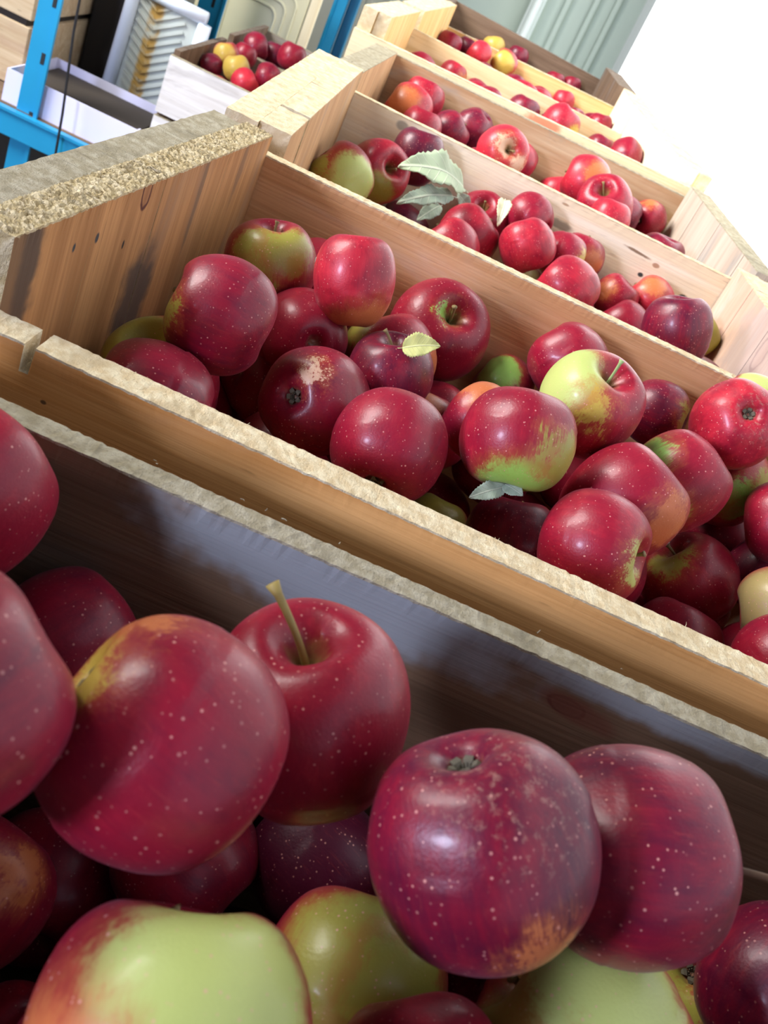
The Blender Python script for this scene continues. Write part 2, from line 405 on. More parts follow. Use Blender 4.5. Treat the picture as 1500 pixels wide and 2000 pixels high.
crates.append(crate(dict(k=4, quad=[(-0.132, 1.182, 0.0008), (-0.1361, 1.55, -0.0111), (0.3443, 1.555, 0.006), (0.3843, 1.184, -0.002)], label='apple crate fourth from the front with a brown stained back board', wl=W3L, wr=W4R, wc=WG, ec=EDGE_G, eg=EDGE_G, wf=WGO, ef=EDGE_P, wb=W4B, eb=EDGE_G, zf=(-.045, -.045), zb=(-.014, -.012), te=0.02, tc=0.012)))
crates.append(crate(dict(k=5, quad=[(-0.1667, 1.59, 0.0237), (-0.1607, 1.95, 0.0176), (0.2709, 1.955, 0.0374), (0.3331, 1.59, 0.0247)], label='apple crate fifth from the front, its bright front board marked by an orange patch', wl=WGZ, wr=WPZ, wc=WGO, ec=EDGE_P, eg=EDGE_P, wf=W5F, ef=EDGE_P, wb=W5B, eb=EDGE_P, zf=(-.009, .0), zb=(-.013, -.016), tf=0.016)))
crates.append(crate(dict(k=6, quad=[(-0.1566, 1.985, 0.0177), (-0.1259, 2.34, 0.0268), (0.278, 2.34, 0.0306), (0.2695, 1.985, 0.0355)], label='golden apple crate sixth from the front, before the dark old one', wl=WGZ, wr=WPZ, wc=WGO, ec=EDGE_P, eg=EDGE_P, wf=WP, ef=EDGE_P, wb=WGO, eb=EDGE_P, zf=(-.022, -.022), zb=(-.018, -.012))))
crates.append(crate(dict(k=7, quad=[(-0.163, 2.37, 0.0003), (-0.1506, 2.73, 0.0112), (0.2589, 2.73, 0.0288), (0.2693, 2.37, 0.0299)], label='last apple crate of the row, old and dark brown, by the back wall', wl=WOZ, wr=WOZ, wc=WO, ec=EDGE_D, eg=EDGE_D, wf=WGO, ef=EDGE_P, wb=WO, eb=EDGE_D, zf=(-.03, -.03), zb=(.008, -.003))))
crates.append(crate(dict(k=8, quad=[(-0.632, 2.235, -0.292), (-0.632, 2.595, -0.292), (-0.232, 2.595, -0.292), (-0.232, 2.235, -0.292)], label='white-stained apple crate nearer on the rack, with yellow and red apples', group='apple crates standing on the rack', bot=-0.545, wl=WOZ, wr=WOZ, wc=WO, ec=EDGE_G, eg=EDGE_D, wf=WWH, ef=EDGE_G, wb=WG, eb=EDGE_G, zf=(-.304, -.304), zb=(-.304, -.304), te=0.014, tc=0)))
crates.append(crate(dict(k=9, quad=[(-0.632, 2.655, -0.288), (-0.632, 3.015, -0.288), (-0.232, 3.015, -0.288), (-0.232, 2.655, -0.288)], label='farther apple crate on the rack, dark-ended, behind the white-stained one', group='apple crates standing on the rack', bot=-0.545, wl=WOZ, wr=WOZ, wc=WO, ec=EDGE_G, eg=EDGE_D, wf=WG, ef=EDGE_G, wb=WG, eb=EDGE_G, zf=(-.31, -.31), zb=(-.30, -.30), te=0.014, tc=0)))
fibres(crates[1], (-0.158, 0.3951, 0.0), (-0.1277, 0.742, 0.0019), 1, .0005, .0215, 2600, .0008, .0022, ENDG, 3)
fibres(crates[1], (-0.158, 0.3951, -0.036), (0.36, 0.3951, -0.038), -1, .0, .018, 260, .001, .003, EDGE, 4, lean=1.2)
fibres(crates[0], (-0.165, 0.315, -0.035), (0.35, 0.318, -0.035), 1, .016, .0182, 12, .001, .003, EDGE_G, 5, lean=1.2)

# ------------------------------------------------------------------ apple skin
def skin_material():
    k = NT('apple_skin')
    co = k.n('ShaderNodeTexCoord').outputs['Object']
    rnd = k.n('ShaderNodeObjectInfo').outputs['Random']
    off = k.n('ShaderNodeCombineXYZ')
    for i in range(3): k.put(off.inputs[i], k.math('MULTIPLY', rnd, 11.3 + 5 * i))
    nrm = k.vmath('NORMALIZE', co)
    cw = k.vmath('ADD', co, off.outputs[0])
    tone = k.attr('tone')
    streak = k.noise(k.vmath('ADD', k.vmath('MULTIPLY', co, (9, 9, 1.0)), off.outputs[0]), 1, 4, .6, .5)
    fine = k.noise(k.vmath('ADD', k.vmath('MULTIPLY', co, (26, 26, 2.2)), off.outputs[0]), 1, 3, .6, .3)
    blot = k.noise(cw, 1.5, 4, .55, .4)
    t = k.math('ADD', tone, k.math('ADD', k.math('MULTIPLY', k.math('SUBTRACT', streak, .5), .6), k.math('MULTIPLY', k.math('SUBTRACT', blot, .5), .9)))
    lo = k.mix(k.ramp(t, -.1, .5), (.50, .018, .036, 1), (.25, .004, .021, 1))
    red = k.mix(k.ramp(t, .45, 1.2), lo, (.075, .002, .020, 1))
    red = k.mix(k.math('MULTIPLY', k.ramp(fine, .56, .74), .13), red, (.50, .07, .05, 1))
    # patches where the sun never reddened the fruit
    pn = k.math('ADD', k.math('MULTIPLY', k.math('SUBTRACT', k.noise(cw, 2.6, 4, .6, .5), .5), .42), k.math('MULTIPLY', k.math('SUBTRACT', fine, .5), .22))
    for i in (1, 2, 3):
        p = k.attr('patch_dir_%d' % i, True); s = k.attr('patch_size_%d' % i); c = k.attr('patch_color_%d' % i, True)
        d = k.math('ADD', k.vmath('DOT_PRODUCT', nrm, p), pn)
        soft = k.math('MULTIPLY', k.math('MAXIMUM', k.math('SUBTRACT', 1.0, s), .02), .35)
        m = k.ramp(d, k.math('SUBTRACT', s, soft), k.math('ADD', s, k.math('ADD', soft, .03)))
        halo = k.ramp(d, k.math('SUBTRACT', s, k.math('ADD', k.math('MULTIPLY', soft, 2.4), .08)), k.math('ADD', s, .03))
        has = k.math('LESS_THAN', s, 1.5)
        red = k.mix(k.math('MULTIPLY', k.math('MULTIPLY', halo, has), .5), red, (.42, .10, .035, 1))
        red = k.mix(k.math('MULTIPLY', m, has), red, c)
    # stem hollow greenish, blossom basin brownish
    sep = k.n('ShaderNodeSeparateXYZ'); k.put(sep.inputs[0], co)
    rho = k.math('SQRT', k.math('ADD', k.math('MULTIPLY', sep.outputs[0], sep.outputs[0]), k.math('MULTIPLY', sep.outputs[1], sep.outputs[1])))
    rn = k.math('ADD', rho, k.math('MULTIPLY', k.math('SUBTRACT', streak, .5), .25))
    top = k.math('MULTIPLY', k.ramp(sep.outputs[2], 0, .2), k.math('SUBTRACT', 1, k.ramp(rn, .05, .26)))
    botm = k.math('MULTIPLY', k.ramp(k.math('MULTIPLY', sep.outputs[2], -1), 0, .2), k.math('SUBTRACT', 1, k.ramp(rn, .05, .20)))
    red = k.mix(k.math('MULTIPLY', top, .8), red, (.22, .17, .05, 1))
    red = k.mix(k.math('MULTIPLY', botm, .75), red, (.20, .12, .06, 1))
    # pale lenticels
    vo = k.n('ShaderNodeTexVoronoi'); k.put(vo.inputs['Vector'], k.vmath('ADD', co, k.vmath('MULTIPLY', off.outputs[0], (.3, .3, .3)))); vo.inputs['Scale'].default_value = 13
    dens = k.ramp(k.noise(cw, 3.0, 2), .35, .6)
    csep = k.n('ShaderNodeSeparateColor'); k.put(csep.inputs[0], vo.outputs['Color'])
    rad = k.math('ADD', .13, k.math('MULTIPLY', csep.outputs[0], .13))
    dot = k.math('SUBTRACT', 1, k.ramp(vo.outputs['Distance'], k.math('MULTIPLY', rad, .5), rad))
    dot = k.math('MULTIPLY', k.math('MULTIPLY', dot, k.ramp(csep.outputs[1], .15, .5)), k.math('ADD', .30, k.math('MULTIPLY', dens, .35)))
    red = k.mix(dot, red, (.78, .36, .30, 1))
    # russet scuffs where an apple has them
    rs = k.math('MULTIPLY', k.attr('russet'), k.ramp(k.noise(cw, 9, 5, .75), .52, .66))
    rp = k.ramp(k.vmath('DOT_PRODUCT', nrm, k.attr('russet_dir', True)), .55, .9)
    red = k.mix(k.math('MULTIPLY', k.math('MULTIPLY', rs, rp), .5), red, (.36, .20, .15, 1))
    k.put(k.b.inputs['Base Color'], red)
    k.put(k.b.inputs['Roughness'], k.math('ADD', .33, k.math('MULTIPLY', k.noise(cw, 5, 4, .6), .16)))
    k.b.inputs['Specular IOR Level'].default_value = .36
    k.b.inputs['Coat Weight'].default_value = .12
    k.b.inputs['Coat Roughness'].default_value = .16
    k.b.inputs['Sheen Weight'].default_value = .03
    k.b.inputs['Sheen Roughness'].default_value = .5
    k.b.inputs['Sheen Tint'].default_value = (.8, .85, 1, 1)
    k.b.inputs['Subsurface Weight'].default_value = 0
    k.bump(k.noise(cw, 26, 3), .05, .02)
    return k.m
SKIN = skin_material()
STEM = plain('apple_stem', (.22, .16, .06), .7, 0, .4, 3)
STEM_B = plain('brown_stem', (.13, .07, .035), .7, 0, .35, 3)
STEM_Y = plain('olive_stem', (.30, .22, .055), .6, 0, .35, 3)
STEM_G = plain('green_stem', (.28, .38, .14), .6, 0, .3, 3)
CALYX = plain('dried_blossom_end', (.10, .085, .055), .9, 0, .5, 8)

PROFILE = [(0, .46), (.06, .49), (.14, .63), (.26, .785), (.42, .87), (.60, .83), (.78, .69), (.93, .43), (1.01, .08), (.99, -.25), (.88, -.56), (.70, -.78), (.49, -.895), (.34, -.905), (.22, -.85), (.14, -.76), (.07, -.71), (0, -.71)]
def spline(P, n):
    out = []
    for i in range(len(P) - 1):
        p0 = P[max(i - 1, 0)]; p1 = P[i]; p2 = P[i + 1]; p3 = P[min(i + 2, len(P) - 1)]
        for j in range(n):
            t = j / n
            out.append(tuple(.5 * ((2 * b) + (-a + c) * t + (2 * a - 5 * b + 4 * c - d) * t * t + (-a + 3 * b - 3 * c + d) * t ** 3) for a, b, c, d in zip(p0, p1, p2, p3)))
    out.append(P[-1])
    return out
def apple_mesh(seed, tall=1.0, cone=.0, lobes=.02, sub=4, seg=56):
    rr = random.Random(seed)
    pr = spline(PROFILE, sub)
    bm = bmesh.new()
    ph = rr.uniform(0, 6.28); ox = rr.uniform(-9, 9); tilt = rr.uniform(-.05, .05)
    rings = []
    for (r, z) in pr[1:-1]:
        ring = []
        for s in range(seg):
            a = 2 * math.pi * s / seg
            k = 1 + lobes * math.cos(5 * a + ph) * (1.3 if z < -.3 else .25 if z < .5 else .6)
            x = r * math.cos(a); y = r * math.sin(a)
            q = mnoise.noise(Vector((x * .9 + ox, y * .9, z * .9)))
            k *= 1 + q * .045
            k *= 1 + cone * z
            sh = math.exp(-((r - .45) / .28) ** 2) * (.016 * math.cos(2 * a + ph) + .012 * math.cos(3 * a - ph * 2) + .016 * math.cos(a + ox)) * (1 if z > .3 else .6 if z < -.3 else 0)
            ring.append(bm.verts.new((x * k, y * k, z * tall * (1 + q * .04) + tilt * x + sh)))
        rings.append(ring)
    t = bm.verts.new((0, 0, pr[0][1] * tall)); b = bm.verts.new((0, 0, pr[-1][1] * tall))
    for s in range(seg): bm.faces.new((t, rings[0][s], rings[0][(s + 1) % seg]))
    for A, B in zip(rings, rings[1:]):
        for s in range(seg): bm.faces.new((A[s], B[s], B[(s + 1) % seg], A[(s + 1) % seg]))
    for s in range(seg): bm.faces.new((rings[-1][s], b, rings[-1][(s + 1) % seg]))
    me = bpy.data.meshes.new('apple'); bmesh.ops.recalc_face_normals(bm, faces=bm.faces[:]); bm.to_mesh(me); bm.free()
    me.materials.append(SKIN)
    for p in me.polygons: p.use_smooth = True
    return me
HI = [apple_mesh(1, 1.0, .03, .02, 6, 96), apple_mesh(2, 1.12, .06, .02, 6, 96), apple_mesh(3, .95, .0, .015, 6, 96), apple_mesh(4, 1.02, .08, .03, 6, 96)]
MID = [apple_mesh(11, 1.0, .03, .02), apple_mesh(12, 1.06, .06, .03), apple_mesh(13, .95, .0, .015), apple_mesh(14, 1.0, .02, .025), apple_mesh(15, 1.1, .08, .03)]
TALL = apple_mesh(21, 1.22, .08, .02, 6, 96)
def stem_mesh(length, bend, rad=.035, mat=STEM):
    bm = bmesh.new(); n = 10; pts = []; rs = []
    for i in range(n + 1):
        t = i / n
        pts.append((bend * t * t * length, bend * .2 * t * length, .44 + length * t))
        rs.append(rad * (1.05 - .25 * math.sin(math.pi * t)) * (1 + (.55 if t > .93 else 0)))
    add_tube(bm, pts, rs, 10)
    me = bpy.data.meshes.new('stem'); bm.to_mesh(me); bm.free(); me.materials.append(mat)
    for p in me.polygons: p.use_smooth = True
    return me
STEMS = {'s': stem_mesh(.42, .3), 'm': stem_mesh(.55, -.5), 'l': stem_mesh(.98, -.42, .046, STEM_Y), 'g': stem_mesh(.66, .25, .034, STEM_G), 'r': stem_mesh(.98, .12, .042, STEM_B)}
def calyx_mesh():
    bm = bmesh.new()
    for i in range(5):
        a = i * 2 * math.pi / 5
        c, s = math.cos(a), math.sin(a)
        L = [(.02, 0), (.06, .035), (.10, .03), (.145, .0)]
        for (u0, w0), (u1, w1), z0, z1 in zip(L, L[1:], (-.70, -.80, -.82), (-.80, -.82, -.76)):
            q = [(u0, -w0 - .004, z0), (u0, w0 + .004, z0), (u1, w1 + .004, z1), (u1, -w1 - .004, z1)]
            vs = [bm.verts.new((x * c - y * s, x * s + y * c, z + dz)) for dz in (0, .012) for x, y, z in q]
            bm.faces.new(vs[:4]); bm.faces.new(vs[4:][::-1])
            for j in range(4): bm.faces.new((vs[j], vs[j + 4], vs[(j + 1) % 4 + 4], vs[(j + 1) % 4]))
    for i in range(9):
        a = i * 2 * math.pi / 9
        add_tube(bm, [(.02 * math.cos(a), .02 * math.sin(a), -.68), (.045 * math.cos(a), .045 * math.sin(a), -.79)], .007, 5)
    bmesh.ops.recalc_face_normals(bm, faces=bm.faces[:])
    me = bpy.data.meshes.new('calyx'); bm.to_mesh(me); bm.free(); me.materials.append(CALYX)
    return me
CAL = calyx_mesh()
PC = {'y': (.50, .35, .06), 'g': (.45, .50, .09), 'p': (.46, .52, .15), 'G': (.30, .55, .10), 'v': (.33, .30, .05), 'o': (.50, .14, .045), 'c': (.62, .38, .24), 'r': (.33, .25, .09), 'b': (.42, .36, .12)}
def leaf_material(name, color, vein):
    k = NT(name)
    co = k.n('ShaderNodeTexCoord').outputs['Object']
    sep = k.n('ShaderNodeSeparateXYZ'); k.put(sep.inputs[0], co)
    ay = k.math('ABSOLUTE', sep.outputs[1])
    mid = k.math('SUBTRACT', 1, k.ramp(ay, .008, .022))
    w = k.math('SINE', k.math('MULTIPLY', k.math('SUBTRACT', sep.outputs[0], k.math('MULTIPLY', ay, .8)), 52))
    ve = k.math('MULTIPLY', k.ramp(w, .90, .99), .6)
    n = k.noise(co, 6, 4)
    base = k.mix(n, c4([v * .8 for v in color]), c4([v * 1.15 for v in color]))
    k.put(k.b.inputs['Base Color'], k.mix(k.math('MAXIMUM', mid, ve), base, c4(vein)))
    k.b.inputs['Roughness'].default_value = .65
    k.bump(k.math('MAXIMUM', mid, ve), .5, .02)
    return k.m
LEAFM = {'pale': leaf_material('pale_leaf', (.38, .46, .29), (.58, .64, .46)), 'grey': leaf_material('grey_green_leaf', (.26, .32, .24), (.40, .44, .34)), 'yellow': leaf_material('yellow_leaf', (.42, .43, .14), (.55, .56, .25)), 'bud': leaf_material('cream_leaf', (.62, .62, .38), (.72, .7, .5))}
def leaf(name, base, tip, up, width, mat, curl=.15, fold=.18, petiole=.12, parent=None):
    """a thin folded leaf with toothed rim and a short stalk"""
    base = Vector(base); tip = Vector(tip); up = Vector(up).normalized()
    ex = tip - base; L = ex.length; ex.normalize(); ey = up.cross(ex).normalized(); ez = ex.cross(ey)
    bm = bmesh.new(); n = 26; m = 5; rows = []; w = width / L / 2
    for th in (0, .012):
        grid = []
        for i in range(n + 1):
            t = i / n
            hw = w * (math.sin(math.pi * t ** .8) ** .75 if 0 < t < 1 else 0) + .004
            row = []
            for j in range(-m, m + 1):
                y = hw * j / m
                if abs(j) == m: y *= 1 + (.10 if i % 2 else -.03)
                z = fold * abs(y) + curl * math.sin(math.pi * t) * .5 + .03 * math.sin(t * 17) * abs(j / m) + th
                row.append(bm.verts.new((t, y, z)))
            grid.append(row)
        rows.append(grid)
    A, B = rows
    for g, flip in ((A, True), (B, False)):
        for i in range(n):
            for j in range(2 * m):
                q = (g[i][j], g[i + 1][j], g[i + 1][j + 1], g[i][j + 1])
                bm.faces.new(q[::-1] if flip else q)
    for i in range(n):
        for j in (0, 2 * m): bm.faces.new((A[i][j], A[i + 1][j], B[i + 1][j], B[i][j]))
    for i in (0, n):
        for j in range(2 * m): bm.faces.new((A[i][j], A[i][j + 1], B[i][j + 1], B[i][j]))
    bmesh.ops.recalc_face_normals(bm, faces=bm.faces[:])
    if petiole: add_tube(bm, [(-petiole, 0, -.05), (-petiole * .5, .01, -.02), (.02, 0, .004)], .014, 8)
    M = Matrix(((ex.x * L, ey.x * L, ez.x * L, base.x), (ex.y * L, ey.y * L, ez.y * L, base.y), (ex.z * L, ey.z * L, ez.z * L, base.z), (0, 0, 0, 1)))
    o = meshobj(name, bm, LEAFM[mat], None, True, M)
    if parent is not None:
        o.parent = parent; o.matrix_parent_inverse = parent.matrix_basis.inverted()
    return o

def apple(loc, R, axis, label, group, tone, patches=(), end='', mesh=0, hi=False, russet=None, spin=0.):
    me = (HI if hi else MID)[mesh % (4 if hi else 5)]
    if mesh == -1: me = TALL
    o = bpy.data.objects.new('apple', me)
    COL.objects.link(o)
    q = Vector((0, 0, 1)).rotation_difference(Vector(axis).normalized()) @ Matrix.Rotation(spin, 3, 'Z').to_quaternion()
    o.matrix_world = Matrix.Translation(loc) @ q.to_matrix().to_4x4() @ Matrix.Scale(R, 4)
    tag(o, label, 'apple', group)
    o['tone'] = float(tone)
    inv = q.inverted()
    for i in range(3):
        if i < len(patches):
            px, py, pz, s, c = patches[i]
            v = inv @ Vector((px, py, pz)).normalized()
            o['patch_dir_%d' % (i + 1)] = [v.x, v.y, v.z]; o['patch_size_%d' % (i + 1)] = float(s); o['patch_color_%d' % (i + 1)] = list(PC[c])
        else:
            o['patch_dir_%d' % (i + 1)] = [0., 0., 1.]; o['patch_size_%d' % (i + 1)] = 2.0; o['patch_color_%d' % (i + 1)] = [0., 0., 0.]
    v = inv @ Vector(russet or (0, 0, 1)); o['russet_dir'] = [v.x, v.y, v.z]; o['russet'] = 1.0 if russet else 0.0
    if end != '-':
        tall = 1.22 if mesh == -1 else 1
        s = bpy.data.objects.new('stem', STEMS.get(end, STEMS['s'])); COL.objects.link(s); s.parent = o; s.location = (0, 0, .2 * (tall - 1))
        c = bpy.data.objects.new('calyx', CAL); COL.objects.link(c); c.parent = o; c.scale = (1.25, 1.25, 1); c.location = (0, 0, -.55 * (tall - 1))
    return o

# location, radius, stem axis, tone, patches (direction, spread, colour), ends, mesh, label
ORD = {1: 'front', 2: 'second', 3: 'third', 4: 'fourth', 5: 'fifth', 6: 'sixth', 7: 'last', 8: 'nearer rack', 9: 'farther rack'}
APPLES = [
    ('a1', 1, (-0.1148, 0.2834, -0.0523), 0.0329, (0.3, 0.681, 0.628), 0.47, [], 's', 1, 'red apple cut by the left edge beside the weathered board, above a larger dusky one'),
    ('a2', 1, (-0.0578, 0.1557, -0.0025), 0.0311, (-0.518, -0.693, -0.448), 0.67, [], 's', 2, 'large dusky red apple cut by the left edge, in the front crate'),
    ('a3', 1, (-0.0582, 0.2858, -0.103), 0.0308, (0.517, 0.651, 0.507), 0.67, [], 's', 0, "crimson apple tucked against the weathered board at the front crate's left"),
    ('a4', 1, (-0.0052, 0.1851, -0.0201), 0.0339, (0.927, -0.06, -0.369), 0.52, [(-0.888, -0.037, 0.459, 0.88, 'y'), (-0.533, 0.368, 0.761, 0.965, 'o')], 's', 2, 'big speckled apple with a yellow patch around its blossom end, front crate'),
    ('a5', 1, (0.0327, 0.2364, -0.0365), 0.0328, (-0.377, -0.064, 0.924), 0.44, [], 'l', 1, 'bright red apple with a long upright stem leaning on the weathered board'),
    ('a6', 1, (0.0896, 0.1946, -0.019), 0.0328, (0.605, -0.249, -0.756), 0.87, [(0.609, -0.791, 0.058, 0.965, 'o')], 's', 0, 'dark maroon apple with a star-shaped blossom end and russet scuffs'),
    ('a7', 1, (0.1459, 0.2244, -0.0271), 0.0341, (0.935, 0.059, 0.349), 0.82, [], 'r', 0, 'dusky maroon apple right of the star-ended one, its brown stem pointing right'),
    ('a8', 1, (0.0257, 0.1295, -0.0516), 0.0335, (-0.262, 0.795, 0.547), 0.37, [(0.097, -0.271, 0.958, 0.63, 'p'), (-0.548, -0.834, 0.068, 0.72, 'o')], 's', 0, 'apple with a large pale green face at the bottom left corner, front crate'),
    ('a9', 1, (0.0921, 0.216, -0.134), 0.0344, (-0.019, 0.823, 0.521), 0.57, [(-0.172, -0.442, 0.881, 0.6, 'v'), (0.328, -0.544, 0.772, 0.8, 'v')], 's', 0, 'olive green and red apple at the bottom, between the two largest patches of green'),
    ('a10', 1, (0.1646, 0.2019, -0.094), 0.0381, (-0.939, 0.299, 0.168), 0.47, [(-0.589, -0.253, 0.767, 0.42, 'v'), (-0.257, 0.009, 0.966, 0.75, 'p')], 's', 3, 'yellow-green apple with a deep shaded stem hollow, bottom centre'),
    ('a11', 1, (0.1116, 0.1713, -0.1011), 0.027, (0.475, -0.789, -0.317), 0.42, [], 's', 4, 'red apple whose top just shows at the bottom edge of the photo'),
    ('a12', 1, (-0.0509, 0.2219, -0.1773), 0.0305, (-0.219, -0.81, -0.494), 0.62, [(0.494, -0.102, 0.863, 0.94, 'o')], 's', 2, 'dark apple with an orange flush at the lower left edge of the photo'),
    ('a13', 1, (0.0204, 0.2701, -0.1764), 0.031, (0.89, -0.326, -0.224), 0.72, [], 's', 0, 'dark red apple shaded under the big speckled apple'),
    ('a14', 1, (0.0762, 0.2875, -0.1678), 0.0299, (0.883, -0.382, -0.152), 1.32, [], 's', 1, 'red apple toned dark for the shade between the stemmed apple and the maroon one'),  # tone pushed near black, putting the deep shade into the skin colour
    ('a15', 1, (0.2576, 0.2579, -0.0956), 0.0328, (0.31, 0.545, 0.745), 0.92, [], 's', 4, 'dark maroon apple cut by the lower right corner'),
    ('a16', 1, (0.2527, 0.2877, -0.1485), 0.0307, (0.46, 0.339, -0.82), 0.67, [(-0.754, -0.637, 0.163, 0.78, 'v')], 's', 4, 'small red and olive apple with a dark blossom end, low right in the front crate'),
    ('b1', 2, (-0.0833, 0.6432, -0.0519), 0.0318, (-0.244, -0.023, 0.97), 0.54, [(-0.195, -0.892, 0.408, 0.8, 'v'), (0.379, -0.592, 0.711, 0.84, 'v'), (-0.153, -0.916, -0.371, 0.85, 'v')], 's', 2, 'olive and red apple in the far left corner of the second crate'),
    ('b2', 2, (-0.1082, 0.6632, -0.0984), 0.028, (0.322, 0.427, 0.814), 0.34, [(-0.143, -0.027, 0.989, 0.7, 'v')], 's', 2, 'olive apple showing as a sliver behind the largest apple of the second crate'),
    ('b3', 2, (-0.0825, 0.5088, -0.0431), 0.033, (-0.967, -0.099, 0.069), 0.66, [(-0.81, -0.582, -0.07, 0.93, 'v')], 's', 2, 'largest plum-red apple at the left of the second crate, heaped highest'),
    ('b4', 2, (-0.0249, 0.6114, -0.0272), 0.0264, (-0.312, 0.314, 0.868), 0.19, [(0.591, -0.46, -0.663, 0.75, 'o')], 's', -1, 'tall pink-red apple by the back board, with a small leaf on its left'),
    ('b5', 2, (0.0454, 0.7049, -0.0662), 0.0391, (0.153, -0.627, 0.764), 0.49, [(0.042, -0.64, 0.767, 0.972, 'G')], 's', 2, 'large red apple with a green streak by its stem against the back board'),
    ('b6', 2, (-0.0425, 0.6101, -0.0773), 0.0305, (-0.383, 0.865, -0.326), 0.49, [], 's', 1, 'red apple showing a dark round blossom end, behind the purple-lit one'),
    ('b7', 2, (-0.0147, 0.5377, -0.0827), 0.0332, (0.462, 0.829, -0.316), 0.64, [(-0.185, -0.625, 0.758, 0.985, 'c')], 's', 0, 'dark red apple with a blossom end and a pale spot beside it'),
    ('b8', 2, (0.0214, 0.5816, -0.0624), 0.0283, (-0.28, -0.036, 0.959), 0.89, [], 'm', 2, 'plum-coloured apple carrying a small yellow-green leaf on its stem'),
    ('b9', 2, (0.0168, 0.6435, -0.0787), 0.0336, (-0.637, 0.316, 0.666), 0.44, [(-0.939, -0.15, 0.308, 0.82, 'v'), (0.891, -0.303, 0.338, 0.85, 'o')], 's', 2, 'red and olive apple hidden behind the leaf-bearing plum apple'),
    ('b10', 2, (0.0353, 0.493, -0.0658), 0.0335, (-0.017, 0.874, 0.486), 0.54, [], 's', 2, "glossy crimson apple leaning on the second crate's front board"),
    ('b11', 2, (0.0508, 0.6029, -0.1035), 0.0291, (0.031, 0.44, 0.868), 0.34, [(-0.036, -0.379, 0.925, 0.93, 'o')], 's', 1, 'mottled red apple peeking out behind the glossy crimson one'),
    ('b12', 2, (0.1028, 0.5137, -0.0388), 0.0335, (0.244, -0.572, -0.783), 0.49, [(0.389, -0.769, -0.507, 0.68, 'G'), (0.478, -0.773, 0.417, 0.93, 'v'), (0.832, -0.489, 0.262, 0.9, 'v')], 's', 2, 'speckled apple with a green stem hollow and torn leaf below it, second crate'),
    ('b13', 2, (0.0891, 0.5898, -0.07), 0.0266, (-0.903, 0.27, 0.246), 0.34, [(-0.338, -0.114, 0.934, 0.85, 'o')], 's', 2, 'orange-red apple behind the upper left of the green-bottomed apple'),
    ('b14', 2, (0.1116, 0.72, -0.0901), 0.0244, (0.91, -0.218, -0.271), 0.64, [(-0.493, -0.64, 0.589, 0.72, 'G')], 's', 2, 'small apple with a bright green top beside the back board, second crate'),
    ('b15', 2, (0.1465, 0.7146, -0.0485), 0.03, (0.825, -0.284, -0.433), 0.44, [(0.683, -0.727, -0.061, 0.9, 'v')], 's', 0, "rose-red apple resting highest against the second crate's back board"),
    ('b16', 2, (0.148, 0.5944, -0.0278), 0.0335, (0.067, -0.307, 0.949), 0.29, [(-0.846, -0.388, 0.366, 0.62, 'p'), (-0.118, -0.936, 0.333, 0.94, 'y'), (-0.048, -0.995, 0.092, 0.95, 'y')], 'g', 4, 'green, yellow and red striped apple with a short green stem'),
    ('b17', 2, (0.2285, 0.7185, -0.0565), 0.0266, (-0.909, 0.345, -0.235), 0.89, [(0.624, -0.6, 0.5, 0.93, 'v')], 's', 2, 'dark red apple with its blossom end turned right, by the back board'),
    ('b18', 2, (0.2629, 0.6579, -0.0173), 0.0315, (0.179, 0.752, -0.635), 0.19, [], 's', 3, 'bright magenta apple with a dark blossom end at the right edge, second crate'),
    ('b19', 2, (0.2916, 0.7186, -0.0176), 0.0269, (-0.07, 0.315, 0.919), 0.39, [(-0.458, -0.491, 0.742, 0.7, 'p')], 's', 4, 'pale green and red apple in the far right corner of the second crate'),
    ('b20', 2, (0.1863, 0.5414, -0.0593), 0.0356, (0.481, 0.231, 0.815), 0.44, [(0.593, -0.71, 0.38, 0.9, 'o')], 's', 1, 'large speckled red apple stacked behind the front-most one, second crate'),
    ('b21', 2, (0.2321, 0.6071, -0.0572), 0.0335, (0.399, 0.219, 0.861), 0.44, [(-0.897, -0.287, 0.337, 0.86, 'G'), (-0.318, -0.911, -0.262, 0.86, 'v')], 's', 1, 'apple with bright green patches at upper left, at the right of the second crate'),
    ('b22', 2, (0.2901, 0.6804, -0.069), 0.0337, (-0.695, -0.562, 0.449), 0.34, [(0.124, -0.989, 0.083, 0.87, 'G'), (0.632, -0.555, 0.541, 0.9, 'v'), (-0.404, -0.894, -0.191, 0.9, 'v')], 's', 1, 'red apple with a green splash below its dark stem, right of the green-patched one'),
    ('b23', 2, (0.1657, 0.4789, -0.0622), 0.0331, (0.841, -0.374, 0.391), 0.44, [(0.691, -0.63, 0.355, 0.9, 'p')], 's', 2, 'speckled crimson apple with its stem hollow turned right, next to the front board'),
    ('b24', 2, (0.2803, 0.6027, -0.1184), 0.0347, (-0.812, 0.124, 0.571), 0.39, [(-0.829, -0.312, 0.463, 0.88, 'v')], 's', 2, 'red apple with a tiny stem below the stacked speckled pair'),
    ('b25', 2, (0.1535, 0.603, -0.1501), 0.0335, (-0.173, 0.52, 0.805), 0.84, [], 's', 0, 'dark apple in shade under the torn leaf'),
    ('b26', 2, (0.1044, 0.6383, -0.1883), 0.0262, (0.037, 0.508, 0.83), 0.24, [(-0.309, -0.741, 0.596, 0.3, 'v')], 's', 4, 'yellow-green apple at the front board in deep shade, second crate'),
    ('b27', 2, (0.201, 0.7162, -0.1379), 0.0287, (0.942, -0.148, 0.196), 0.54, [], 's', 2, 'red apple glimpsed in the gap between three larger apples, second crate'),
    ('b28', 2, (0.2719, 0.543, -0.1376), 0.0312, (0.135, 0.465, 0.845), 0.54, [], 's', 0, 'crimson apple sliver behind the front board at lower right'),
